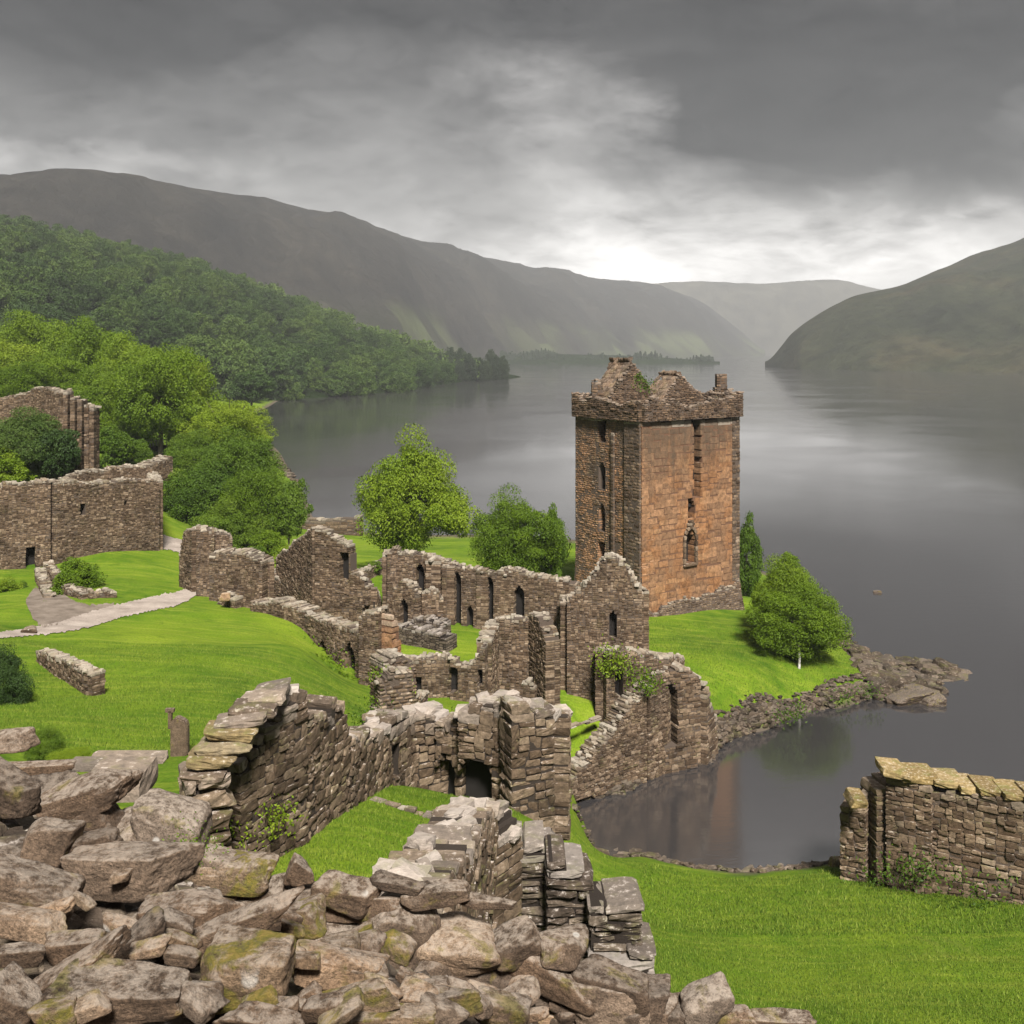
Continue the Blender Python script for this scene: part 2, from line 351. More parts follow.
M['rock_tan'] = rock_mat('tan_rock', (.15, .105, .074), (.26, .20, .15), .25)

# ---------------------------------------------------------------- terrain
CP = []                                            # control points (px, Y, z)
def G(*pts):
    for px, py, z in pts: CP.append((px, (H - z) * F / (py - HR), z))
def P(*pts): CP.extend(pts)
def S(*pts): G(*[(a, b, .25) for a, b in pts])     # shoreline
def Wt(*pts, d=-2.):
    for px, py in pts: CP.append((px, H * F / (py - HR), d))
S((850, 862), (780, 870), (700, 868), (640, 856), (590, 843), (950, 866), (1100, 870))
Wt((760, 825), (650, 815), (850, 815), (950, 790), (1100, 800), (600, 812), (1300, 830))
G((700, 900, 1.3), (850, 900, 1.6), (1000, 925, 2.4), (700, 950, 3.3), (850, 960, 3.4), (1024, 1000, 4.8), (700, 1000, 6), (850, 1010, 5.3), (600, 900, 2.8), (620, 930, 4))
P((850, 24, 9.5), (700, 20, 13), (1000, 24, 8.5), (1300, 30, 6), (1300, 15, 14), (1000, 12, 17.5), (850, 13, 17), (1000, 7, 21))
P((-900, 4, 23.8), (-900, 9, 22.3), (-900, 1.6, 24.4), (-500, 1.6, 24.6), (-900, 25, 17), (1500, 1.6, 23), (-900, 80, 14))
P((-300, 4, 24.2), (0, 4, 24.0), (250, 4, 23.9), (500, 4, 23.7), (750, 4, 23.3), (1000, 4, 22.7), (1400, 4, 22), (200, 1.6, 24.8), (800, 1.6, 24.6),
  (0, 9, 22.7), (150, 9, 22.1), (300, 8.6, 21.5), (450, 8.5, 21.5), (600, 7.5, 21.5), (750, 6.5, 22.1), (-300, 9, 22.8),
  (0, 14, 19.2), (-300, 14, 20), (150, 14, 18.0), (300, 14, 16.8), (450, 14, 16.6), (600, 13, 16.2), (600, 19, 13), (620, 24, 11))
G((-100, 640, 11), (0, 640, 10.3), (0, 700, 12), (50, 745, 13), (150, 750, 12.6), (250, 700, 11.3), (100, 640, 9.8), (180, 605, 8.6), (300, 650, 8.7),
  (362, 704, 7.6), (240, 640, 8.9), (350, 682, 6.3), (330, 668, 6.9), (312, 655, 7.4), (350, 735, 9.8), (300, 620, 8.0))
P((150, 25, 14.3), (0, 22, 16.6), (-200, 30, 15), (-300, 60, 13))
G((250, 860, 15.4), (330, 795, 15), (430, 822, 14.7), (400, 870, 15.2), (300, 840, 15.4))
P((500, 25, 14.5), (560, 26, 13.4), (560, 28.5, 13.2), (640, 28, 9.8), (450, 36, 11), (450, 46, 7.5), (560, 36, 8.5), (380, 40, 11))
G((560, 762, 3.3), (570, 720, 3.8), (600, 705, 4.2), (500, 708, 5.4), (430, 702, 6.6), (620, 740, 2.2), (660, 700, 2.6))
S((558, 800), (620, 788), (712, 752), (720, 742))
Wt((640, 815), (720, 790), (680, 780), d=-1.5)
G((440, 650, 6), (450, 628, 6), (395, 625, 6.4), (590, 690, 4.2), (640, 640, 3.4), (700, 640, 3.1), (690, 622, 3.1), (800, 660, 2), (770, 690, 1.6), (710, 712, 2), (740, 700, 1.8), (830, 675, 1.3))
P((655, 100, 3), (700, 110, 2.2), (560, 110, 3.5), (470, 105, 4.4))
Wt((765, 740), (800, 729), (840, 718), (880, 708), (740, 750), d=-2.4)
S((765, 727), (840, 705), (878, 694), (872, 668), (850, 650), (825, 610), (780, 580), (720, 560), (570, 542), (480, 537), (355, 533), (308, 520), (294, 480), (262, 440), (240, 415))
Wt((740, 765), (840, 735), (920, 720), (1000, 650), (910, 655), (900, 600), (830, 570), (1000, 500), (330, 480), (330, 440), (420, 500), (550, 500), (700, 450), (300, 410), (1200, 600))
G((160, 553, 9), (50, 600, 9.1), (110, 582, 9.1), (190, 600, 8.4), (0, 625, 9.6), (250, 562, 6.3), (272, 590, 6.6), (350, 572, 5.6), (385, 592, 5.9), (230, 540, 5.2), (160, 530, 9), (195, 575, 8.2), (0, 612, 9.4), (-80, 612, 9.7))
P((150, 190, 10.5), (60, 112, 12), (0, 112, 13.5), (-100, 100, 12), (-60, 80, 9.2), (0, 82, 9.1), (50, 84, 9.0), (140, 110, 10), (-100, 80, 9.5), (0, 96, 11), (100, 100, 10))
P((0, 200, 21), (100, 200, 13.5), (200, 200, 6), (-200, 100, 18), (-200, 200, 32), (0, 350, 28), (120, 350, 16), (200, 400, 4), (-200, 400, 45), (0, 600, 40), (200, 600, 8), (-100, 60, 12))
CP = np.array(CP, float)
def warpc(x, Y): return np.stack([np.asarray(x) / np.asarray(Y) * 1.6, np.log(Y)], -1)
cpx = (CP[:, 0] - 512) / F * CP[:, 1]
CW = warpc(cpx, CP[:, 1])
def tps(r2): return .5 * r2 * np.log(r2 + 1e-12)
n_ = len(CP)
K = tps(((CW[:, None] - CW[None]) ** 2).sum(-1)) + np.eye(n_) * 2e-4
Pm = np.c_[np.ones(n_), CW]
A_ = np.block([[K, Pm], [Pm.T, np.zeros((3, 3))]])
sol = np.linalg.solve(A_, np.r_[CP[:, 2], np.zeros(3)])
def terr_smooth(x, Y):
    x = np.asarray(x, float); Y = np.asarray(Y, float); sh = x.shape
    q = warpc(x.ravel(), Y.ravel()); out = np.empty(len(q))
    for i in range(0, len(q), 20000):
        qq = q[i:i + 20000]
        out[i:i + 20000] = tps(((qq[:, None] - CW[None]) ** 2).sum(-1)) @ sol[:n_] + sol[n_] + qq @ sol[n_ + 1:]
    return out.reshape(sh)
def gz(x, Y):
    """ground height, with the gentle hummocks of the lawns"""
    x = np.asarray(x, float); Y = np.asarray(Y, float)
    z = terr_smooth(x, Y); 
    amp = np.clip(z / 3., 0, 1) * .16 * np.clip(Y / 30, .3, 1.5)
    return z + amp * 1.7 * fbm(x, Y, 6., 3, 5)
def gzs(x, Y): return float(gz(np.array([x]), np.array([Y]))[0])
def gpx(px, Y):
    x = (px - 512) / F * Y
    return (x, Y, gzs(x, Y))
nu, nv = 460, 520
U = np.linspace(-1.35, 1.35, nu); Vv = np.linspace(math.log(1.4), math.log(620), nv)
YY = np.exp(Vv)[:, None] * np.ones(nu)[None]; XX = U[None] * YY
ZZ = np.maximum(gz(XX, YY), -3.)
idx = np.arange(nu * nv).reshape(nv, nu)
Q = np.stack([idx[:-1, :-1], idx[:-1, 1:], idx[1:, 1:], idx[1:, :-1]], -1).reshape(-1, 4)
ter = mesh_np('ground', np.stack([XX, YY, ZZ], -1).reshape(-1, 3), Q, M['grass'], smooth=True)
tag(ter, kind='structure')
def vis_ground(px, py):
    """first ground hit of a sight line - a way to stand things on the terrain"""
    Ys = np.exp(np.linspace(math.log(10), math.log(500), 900)); zs = H - (py - HR) / F * Ys
    d = zs - gz((px - 512) / F * Ys, Ys)
    k = np.argmax(d < 0)
    return ((px - 512) / F * Ys[k], Ys[k], zs[k]) if d[k] < 0 else None
# water
wp = mesh_np('water', [(-14000, -300, 0), (14000, -300, 0), (14000, 24000, 0), (-14000, 24000, 0)], [(0, 1, 2, 3)], M['water'])
tag(wp, kind='structure')

# ---------------------------------------------------------------- hills
def hill(name, ridge, foot, mat, ncol=220, nrow=70, prof=1.25, rough=.06, seed=1, gully=.0, top_cut=0., label=None):
    """ridge [(px,py,Y)], foot [(px,Y,z)]: a slope lofted from its foot to its ridge and down the far side"""
    ridge = np.array(ridge, float); foot = np.array(foot, float)
    px = np.linspace(ridge[0, 0], ridge[-1, 0], ncol)
    rp = np.interp(px, ridge[:, 0], ridge[:, 1]); rY = np.interp(px, ridge[:, 0], ridge[:, 2])
    k = np.ones(7) / 7; pad = np.r_[[rp[0]] * 3, rp, [rp[-1]] * 3]; rp = np.convolve(pad, k, 'valid')
    rx = (px - 512) / F * rY; rz = H - (rp - HR) / F * rY - top_cut
    fY = np.interp(px, foot[:, 0], foot[:, 1]); fz = np.interp(px, foot[:, 0], foot[:, 2]); fx = (px - 512) / F * fY
    t = np.linspace(0, 1, nrow)[:, None]
    X = fx + (rx - fx) * t; Y = fY + (rY - fY) * t; 
    pf = np.sin(t ** .9 * math.pi / 2) ** prof
    Z = fz + (rz - fz) * pf
    env = np.sin(np.clip(t, 0, 1) * math.pi) ** .7
    hgt = np.maximum(rz - fz, 1)
    Z = Z + env * hgt * (rough * fbm(X, Y, 420, 5, seed) - gully * np.clip(fbm(X * 1.6, Y * .5, 260, 4, seed + 9, True), 0, 1))
    Z = Z + .012 * hgt * fbm(X, Y, 60, 4, seed + 3) * np.clip(t * 6, 0, 1)
    # silhouette guard: nothing on the slope may rise above the ridge as seen from the shore
    back = np.linspace(.08, 1, 14)[:, None]
    Xb = rx + (rx - fx) * back * .9; Yb = rY + (rY - fY) * back * .9; Zb = rz - (rz + 5) * back ** 1.4
    X = np.r_[X, Xb]; Y = np.r_[Y, Yb]; Z = np.r_[Z, Zb]; nr = X.shape[0]
    idx = np.arange(nr * ncol).reshape(nr, ncol)
    Q = np.stack([idx[:-1, :-1], idx[:-1, 1:], idx[1:, 1:], idx[1:, :-1]], -1).reshape(-1, 4)
    o = mesh_np(name, np.stack([X, Y, Z], -1).reshape(-1, 3), Q, mat, smooth=True)
    tag(o, kind='structure')
    return X, Y, Z
hill('hill', [(-700, 210, 1450), (-300, 165, 1500), (0, 178, 1550), (70, 176, 1600), (140, 179, 1700), (220, 191, 1900), (300, 208, 2200), (340, 214, 2400), (380, 228, 2650), (440, 247, 3100), (520, 266, 4000), (600, 279, 4700), (655, 284, 5100), (700, 300, 5300), (740, 330, 5400), (765, 352, 5500)],
     [(-700, 950, -2), (0, 1050, -2), (400, 1600, -2), (530, 2600, -2), (700, 3900, -2), (765, 4900, -2)], M['moor'], 420, 110, 1.15, .10, 3, .10)
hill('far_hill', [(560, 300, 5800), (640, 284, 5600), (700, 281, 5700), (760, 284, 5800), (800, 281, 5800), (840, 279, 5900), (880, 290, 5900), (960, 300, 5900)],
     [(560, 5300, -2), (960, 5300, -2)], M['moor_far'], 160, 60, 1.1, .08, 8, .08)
hill('wooded_hill_far_shore', [(765, 363, 1650), (776, 356, 1650), (784, 340, 1680), (800, 326, 1700), (822, 312, 1720), (850, 297, 1750), (872, 291, 1800), (900, 286, 1850), (930, 273, 1900), (960, 262, 1950), (1000, 249, 2000), (1030, 241, 2000), (1100, 222, 2050), (1500, 180, 2100)],
     [(765, 1640, -2), (776, 1560, -2), (800, 1430, -2), (900, 1290, -2), (1030, 1180, -2), (1500, 900, -2)], M['moor_right'], 260, 90, 1.0, .07, 21, .12)
WX, WY, WZ = hill('wooded_hill', [(-500, 190, 760), (0, 249, 860), (60, 257, 880), (120, 269, 900), (200, 285, 930), (260, 305, 950), (330, 328, 980), (400, 352, 1000), (450, 370, 1000), (475, 378, 1005)],
     [(-500, 330, 18), (0, 390, 18), (150, 440, 7), (240, 500, -1), (255, 530, -1), (330, 585, -1), (400, 660, -1), (450, 830, -1), (475, 900, -1)], M['forest_floor'], 200, 60, 1.0, .03, 5)
hx, hy, hz = hill('headland', [(430, 372, 1010), (470, 372, 1040), (510, 374, 1040), (530, 379, 1030)], [(430, 860, -1), (470, 880, -1), (510, 960, -1), (530, 985, -1)], M['forest_floor'], 40, 16, 1., .02, 5)
hill('low_shore', [(500, 356, 2060), (560, 354, 2060), (640, 356, 2040), (700, 360, 2020), (720, 362, 2000)], [(500, 1960, -1), (640, 1960, -1), (720, 1970, -1)], M['forest_floor'], 60, 12, 1., .02, 5)
# ---------------------------------------------------------------- masonry
def cube_template(n):
    vid = {}; vs = []; fs = []
    def v(p):
        k = tuple(int(round(c)) for c in p)
        if k not in vid: vid[k] = len(vs); vs.append(k)
        return vid[k]
    for ax in range(3):
        for sgn in (0, n):
            for i in range(n):
                for j in range(n):
                    def mk(a, b):
                        p = [0, 0, 0]; p[ax] = sgn; p[(ax + 1) % 3] = a; p[(ax + 2) % 3] = b; return v(p)
                    q = [mk(i, j), mk(i + 1, j), mk(i + 1, j + 1), mk(i, j + 1)]
                    fs.append(q if sgn else q[::-1])
    V = np.array(vs, float) / n * 2 - 1
    return V, np.array(fs)
TPL = {n: cube_template(n) for n in (1, 2, 3, 4, 5)}
def round_template(V, p):
    nrm = (np.abs(V) ** p).sum(-1) ** (1. / p)
    return V / nrm[:, None]
class Masonry:
    """collects stones and mortar cores, then links them as one mesh"""
    def __init__(s, n=2, p=7, lump=.05, seed=0):
        s.c = []; s.h = []; s.ax = []; s.r = []; s.cr = []; s.mi = []; s.cv = []; s.cq = []; s.cm = []; s.nc = 0
        s.jit = .6; s.n = n; s.p = p; s.lump = lump; s.rg = random.Random(seed + 11); s.seed = seed
    def stone(s, c, h, T, N, Z=(0, 0, 1), crest=0., mi=0, rnd=None):
        s.c.append(c); s.h.append(h); s.ax.append((T, N, Z)); s.r.append(s.rg.random() if rnd is None else rnd); s.cr.append(crest); s.mi.append(mi)
    def wall(s, a, b, top, base=None, th=.9, sw=(.35, .8), sh=(.16, .3), op=(), back=True, mi=0, ragged=.25, batter=0., flip=False,
             rubble=.5, cell=None, gap=.03, prot=.05, cores=True, lean=2.5, blind=False, irr=False, crest_c=.8, basedrop=.5, cores_depth=None):
        """a, b: plan points (x, y). top/base: callables or lists of (s, z). op: (s, width, z0, z1, kind)"""
        rg = s.rg
        ax_, ay_ = a; bx_, by_ = b; L = math.hypot(bx_ - ax_, by_ - ay_); T = ((bx_ - ax_) / L, (by_ - ay_) / L)
        N = (T[1], -T[0])
        mxp = ((ax_ + bx_) / 2, (ay_ + by_) / 2)
        if N[0] * -mxp[0] + N[1] * -mxp[1] < 0: N = (-N[0], -N[1])
        if flip: N = (-N[0], -N[1])
        tl = np.array(top, float)
        if base is None:
            ss = np.linspace(0, L, 12); zb = gz(ax_ + T[0] * ss, ay_ + T[1] * ss) - basedrop; bl = np.stack([ss, zb], -1)
        else: bl = np.array(base, float)
        ph = rg.random() * 50
        def topf(q): return np.interp(q, tl[:, 0], tl[:, 1]) + ragged * (mnoise.noise((q * .9 + ph, ph, 0)) + .6 * mnoise.noise((q * 2.7, ph, 3)))
        def basef(q): return np.interp(q, bl[:, 0], bl[:, 1])
        def hw(o, z):
            c_, w, z0, z1, kd = o
            if z < z0 or z > z1: return 0
            if kd == 'rect': return w / 2
            zs = max(z0, z1 - w * (.8 if kd == 'arch' else .5))
            if z <= zs: return w / 2
            t = (z - zs) / (z1 - zs)
            return w / 2 * math.sqrt(max(0, 1 - t * t)) if kd == 'round' else w / 2 * (1 - t ** 1.6)
        def solid(q, z):
            if q < 0 or q > L or z > topf(q) or z < basef(q): return False
            for o in op:
                if abs(q - o[0]) < hw(o, z): return False
            return True
        zmin = bl[:, 1].min(); zmax = tl[:, 1].max() + ragged
        z = zmin
        boff = lambda z: max(0., (batter and batter[0] * max(0, 1 - (z - zmin) / batter[1]) ** 1.6) or 0)
        rects = []
        if irr:
            def split(x0, x1, y0, y1):
                w_, h_ = x1 - x0, y1 - y0
                if w_ > sw[1] or (w_ > 2.1 * sw[0] and w_ / h_ > 1.2 and rg.random() < .8 and not (w_ < sw[1] and rg.random() < .35)):
                    if w_ / h_ > .9 or h_ <= sh[1]:
                        t = x0 + w_ * rg.uniform(.33, .67); split(x0, t, y0, y1); split(t, x1, y0, y1); return
                if h_ > sh[1] or (h_ > 2.1 * sh[0] and rg.random() < .55):
                    t = y0 + h_ * rg.uniform(.35, .65); split(x0, x1, y0, t); split(x0, x1, t, y1); return
                rects.append((x0, x1, y0, y1 - y0))
            zb_ = zmin
            while zb_ < zmax:
                hb = rg.uniform(1.0, 1.9) * sh[1]; split(0, L, zb_, zb_ + hb); zb_ += hb
        while not irr and z < zmax:
            h = rg.uniform(*sh); q = -rg.uniform(0, sw[1] * .3)
            while q < L:
                w = rg.uniform(*sw) * (1.3 if h > (sh[0] + sh[1]) / 2 else .9)
                q0, q1 = max(q, 0), min(q + w, L); q += w
                if L - q1 < sw[0] * .5: q1 = L; q = L + 1
                if q1 - q0 < sw[0] * .35: continue
                rects.append((q0, q1, z, h))
            z += h
        if True:
            for q0, q1, z, h in rects:
                zc = z + h / 2 + (.16 if irr else .1) * mnoise.noise(((q0 + q1) * .35, z * .5, ph)) * (sh[1] / .2)
                for o in op:
                    k = hw(o, zc)
                    if k > 0:
                        l_, r_ = o[0] - k, o[0] + k
                        if q0 < r_ and q1 > l_:
                            if q0 >= l_ and q1 <= r_: q1 = q0
                            elif l_ - q0 > r_ * 0 + q1 - r_: q1 = min(q1, l_)
                            else: q0 = max(q0, r_)
                if q1 - q0 < sw[0] * .25: continue
                qc = (q0 + q1) / 2
                if not solid(qc, zc): continue
                ww = q1 - q0
                edge = (not solid(qc, zc + h * 1.3)); side = not (solid(q0 - sw[0] * .4, zc) and solid(q1 + sw[0] * .4, zc))
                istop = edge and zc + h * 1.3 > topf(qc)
                d = th / 2 + rg.uniform(-prot, prot) + boff(zc)
                hh = (h / 2 - gap / 2) * rg.uniform(.9, 1.06); hwid = ww / 2 - gap / 2
                a_ = R(rg.uniform(-lean, lean)); ca, sa = math.cos(a_), math.sin(a_)
                T3 = (T[0] * ca, T[1] * ca, sa); Z3 = (-T[0] * sa, -T[1] * sa, ca)
                def put(d0, d1, crst):
                    dc = (d0 + d1) / 2
                    s.stone((ax_ + T[0] * qc + N[0] * dc, ay_ + T[1] * qc + N[1] * dc, zc), (hwid, abs(d1 - d0) / 2, hh), T3, (N[0], N[1], 0), Z3, crst, mi)
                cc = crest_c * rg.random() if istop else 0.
                if blind and side: put(d, -th * .12, cc); put(-th * .12, -d, cc)
                elif (edge or side) and back:
                    npc = max(1, int(round(2 * d / (1.25 * (sw[0] + sw[1]) / 2 + .1)))) if th > .5 else 1
                    cuts = [d] + [d - 2 * d * (i_ + rg.uniform(-.25, .25)) / npc for i_ in range(1, npc)] + [-d]
                    for c0_, c1_ in zip(cuts[:-1], cuts[1:]): put(c0_, c1_ + gap * .7, cc * rg.uniform(.6, 1.2))
                else:
                    dep = min(.32, th * .4); put(d, d - dep, cc)
                    if back: put(-d + dep, -d, cc)
        # loose stones on the wall head
        q = 0
        while q < L:
            if rg.random() < rubble:
                k = rg.uniform(.6, 1.05) * (sh[0] + sh[1]) / 2; dd = rg.uniform(-.35, .35) * th
                zt = topf(q)
                if solid(q, zt - .25):
                    r_ = rg.uniform(0, 6.28); tt = rg.uniform(-.3, .3)
                    s.stone((ax_ + T[0] * q + N[0] * dd, ay_ + T[1] * q + N[1] * dd, zt + k * .25 - .05), (k * rg.uniform(.8, 1.5), k * rg.uniform(.6, 1.1), k * rg.uniform(.35, .6)),
                            (math.cos(r_), math.sin(r_), tt), (-math.sin(r_), math.cos(r_), 0), (-tt * math.cos(r_), -tt * math.sin(r_), 1), .5 + .5 * rg.random(), mi)
            q += sw[0] * rg.uniform(.5, 1.3)
        # mortar core
        if cores:
            cs = cell or max(.12, min(.3, (sh[0] + sh[1]) / 2 * .8)); rec = max(.03, prot * 1.1)
            ns = max(2, int(round(L / cs))); nz_ = max(2, int((zmax - zmin) / cs) + 1); ds = L / ns
            mk = np.zeros((ns + 2, nz_ + 2), bool)
            for i in range(ns):
                qq = (i + .5) * ds; tf = topf(qq) - sh[0] * .9; bf = basef(qq)
                for j in range(nz_):
                    zc = zmin + (j + .5) * cs
                    if zc < tf and zc > bf:
                        mk[i + 1, j + 1] = all(abs(qq - o[0]) >= hw(o, zc) + (ds * .35 if hw(o, zc) > 0 else 0) for o in op)
            D0 = th / 2 - rec; D1 = -(th / 2 - rec) if cores_depth is None else th / 2 - cores_depth
            def pt(i, j, f):
                zz_ = zmin + j * cs; dd = (D0 + boff(zz_)) if f else (D1 - (boff(zz_) if cores_depth is None else 0)); qv = min(max(i * ds, rec), L - rec)
                return (ax_ + T[0] * qv + N[0] * dd, ay_ + T[1] * qv + N[1] * dd, zz_)
            if blind:                       # near-black sheet at half depth, painted in for the opening's shade
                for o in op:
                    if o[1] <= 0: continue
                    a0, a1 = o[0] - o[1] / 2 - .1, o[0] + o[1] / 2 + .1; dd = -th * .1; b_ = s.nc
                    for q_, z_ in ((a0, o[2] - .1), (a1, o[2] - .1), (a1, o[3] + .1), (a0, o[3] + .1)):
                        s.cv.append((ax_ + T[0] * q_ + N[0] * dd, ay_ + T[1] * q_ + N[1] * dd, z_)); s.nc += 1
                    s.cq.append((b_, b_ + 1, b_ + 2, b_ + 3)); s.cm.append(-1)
            vmap = {}
            def vi(i, j, f):
                k = (i, j, f)
                if k not in vmap: vmap[k] = s.nc; s.cv.append(pt(i, j, f)); s.nc += 1
                return vmap[k]
            for i in range(ns):
                for j in range(nz_):
                    if not mk[i + 1, j + 1]: continue
                    s.cq.append((vi(i, j, 1), vi(i + 1, j, 1), vi(i + 1, j + 1, 1), vi(i, j + 1, 1))); s.cm.append(mi)
                    s.cq.append((vi(i, j, 0), vi(i, j + 1, 0), vi(i + 1, j + 1, 0), vi(i + 1, j, 0))); s.cm.append(mi)
                    if not mk[i, j + 1]: s.cq.append((vi(i, j, 0), vi(i, j, 1), vi(i, j + 1, 1), vi(i, j + 1, 0))); s.cm.append(mi)
                    if not mk[i + 2, j + 1]: s.cq.append((vi(i + 1, j, 1), vi(i + 1, j, 0), vi(i + 1, j + 1, 0), vi(i + 1, j + 1, 1))); s.cm.append(mi)
                    if not mk[i + 1, j + 2]: s.cq.append((vi(i, j + 1, 1), vi(i + 1, j + 1, 1), vi(i + 1, j + 1, 0), vi(i, j + 1, 0))); s.cm.append(mi)
                    if not mk[i + 1, j]: s.cq.append((vi(i, j, 0), vi(i + 1, j, 0), vi(i + 1, j, 1), vi(i, j, 1))); s.cm.append(mi)
        return s
    def pwall(s, a, b, top, base=None, op=(), **kw):
        """a, b = (px, Y); top, base = [(px, row)]; op = (px, width_px, row_bottom, row_top, kind): the same wall written as the sight lines through its corners"""
        A = ((a[0] - 512) / F * a[1], a[1]); B = ((b[0] - 512) / F * b[1], b[1]); L = math.hypot(B[0] - A[0], B[1] - A[1])
        def sY(px):
            k = (px - 512) / F; dx_, dy_ = B[0] - A[0], B[1] - A[1]
            t = (k * A[1] - A[0]) / (dx_ - k * dy_); return t * L, A[1] + dy_ * t
        def conv(lst):
            r = []
            for px, py in lst:
                q, Y = sY(px); r.append((q, zrow(py, Y)))
            return sorted(r)
        oo = []
        for px, w, r0, r1, kd in op:
            q, Y = sY(px); ql, _ = sY(px - w / 2); qr, _ = sY(px + w / 2)
            oo.append((q, abs(qr - ql), zrow(r0, Y), zrow(r1, Y), kd))
        return s.wall(A, B, conv(top), conv(base) if base else None, op=oo, **kw)
    def build(s, name, mats, parent=None):
        rg = np.random.default_rng(s.seed + 5)
        n = len(s.c); V0, Q0 = TPL[s.n]; print('masonry', name, n)
        if n == 0: return empty(name)
        V0 = round_template(V0, s.p) if s.n > 1 else V0 * .97
        c = np.array(s.c).reshape(n, 1, 3); h = np.array(s.h).reshape(n, 1, 3); ax = np.array(s.ax)      # n,3,3
        L = V0[None] * np.ones((n, 1, 1))
        tp = rg.uniform(-.13, .13, (n, 6, 1)) * s.jit
        L0 = L.copy()
        L0[..., 0] += tp[:, 0] * L[..., 2] + tp[:, 1] * L[..., 0] * L[..., 2]
        L0[..., 2] += tp[:, 2] * L[..., 0] * 1.2 + tp[:, 3] * L[..., 2] * L[..., 0]
        L0[..., 1] += tp[:, 4] * L[..., 2] * .5 + tp[:, 5] * L[..., 0] * .5
        ph = rg.uniform(0, 6.28, (n, 3, 3, 1))
        for k in range(3):
            for j in range(2 if s.n > 2 else 1):
                L0[..., k] += s.lump / (1 + j) * np.sin(V0[None, :, (k + 1) % 3] * (2.3 + 3 * j) + ph[:, k, j]) * np.cos(V0[None, :, (k + 2) % 3] * (2.9 + 3 * j) + ph[:, k, 2])
        W = L0 * h
        Wd = np.einsum('nvk,nkd->nvd', W, ax) + c
        nv_ = V0.shape[0]
        Q = (Q0[None] + (np.arange(n) * nv_)[:, None, None]).reshape(-1, 4); nf = Q0.shape[0]
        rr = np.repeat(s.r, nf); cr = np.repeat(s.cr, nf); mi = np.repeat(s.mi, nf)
        V = Wd.reshape(-1, 3)
        if s.nc:
            Q = np.r_[Q, np.array(s.cq) + len(V)]; V = np.r_[V, np.array(s.cv)]
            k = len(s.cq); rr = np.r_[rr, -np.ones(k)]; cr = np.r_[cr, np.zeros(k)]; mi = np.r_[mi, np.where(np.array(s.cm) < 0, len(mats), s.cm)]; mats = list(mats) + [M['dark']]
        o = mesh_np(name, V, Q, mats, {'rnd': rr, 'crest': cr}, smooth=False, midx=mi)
        b = V[V[:, 2] < V[:, 2].min() + 1.5].mean(0); b[2] = V[:, 2].min()
        if parent is None: recenter(o, [float(q) for q in b])
        else:
            recenter(o, [float(q) for q in parent.location]); o.location = (0, 0, 0); o.parent = parent
        return o

# ---------------------------------------------------------------- the tower house
def isect(P0, T, px):
    k = (px - 512) / F; t = (k * P0[1] - P0[0]) / (T[0] - k * T[1]); return t
Cn = ((642 - 512) / F * 90.5, 90.5)
th_ = R(36); TR = (math.cos(th_), math.sin(th_)); TL = (-math.sin(th_), math.cos(th_))
AR, AL = 12.75, 9.3
Rn = (Cn[0] + TR[0] * AR, Cn[1] + TR[1] * AR); Ln = (Cn[0] + TL[0] * AL, Cn[1] + TL[1] * AL); Bn = (Rn[0] + TL[0] * AL, Rn[1] + TL[1] * AL)
tower = empty('tower', ((Cn[0] + Bn[0]) / 2, (Cn[1] + Bn[1]) / 2, 2.5))
tag(tower, 'tall square ruined stone tower with orange right face, dark parapet and small gables on top', 'tower')
ZT = 20.7; TH = 1.5
def inner(pa, pb, N_out, t): return ((pa[0] - N_out[0] * t, pa[1] - N_out[1] * t), (pb[0] - N_out[0] * t, pb[1] - N_out[1] * t))
NR = (TR[1], -TR[0]); NL = (-TL[1], TL[0])       # outward normals of right and left faces
def pos_s(px, P0, T): return isect(P0, T, px)
def opz(P0, T, px, w, r0, r1, kd):
    q = isect(P0, T, px); Y = P0[1] + T[1] * q; return (q, w, zrow(r0, Y), zrow(r1, Y), kd)
mr = Masonry(2, 24, .006, 21); mr.jit = .25
a_, b_ = inner(Cn, Rn, NR, TH / 2)
ops = [opz(Cn, TR, 690, 1.25, 563, 529, 'arch'), opz(Cn, TR, 691.5, .85, 520, 497, 'arch'), opz(Cn, TR, 697.5, .8, 497, 418, 'rect')]
mr.wall(a_, b_, [(0, ZT), (AR, ZT)], [(0, 3.2), (AR, 4.2)], th=TH, sw=(.7, 1.5), sh=(.45, .66), op=ops, back=False, ragged=0, rubble=0, gap=.02, prot=.012, lean=.4, blind=True, cores_depth=1.4)
mr.build('front_wall', [M['tower_face']], tower)
mb = Masonry(2, 6, .04, 22)
mb.wall(a_, b_, [(0, 3.9), (3, 4.3), (7, 4.2), (AR, 5.0)], [(0, 1.6), (AR, 1.6)], th=TH, sw=(.25, .6), sh=(.14, .25), gap=.02, back=False, ragged=.5, rubble=0, prot=.04, batter=(.9, 4.5), cores_depth=1.4)
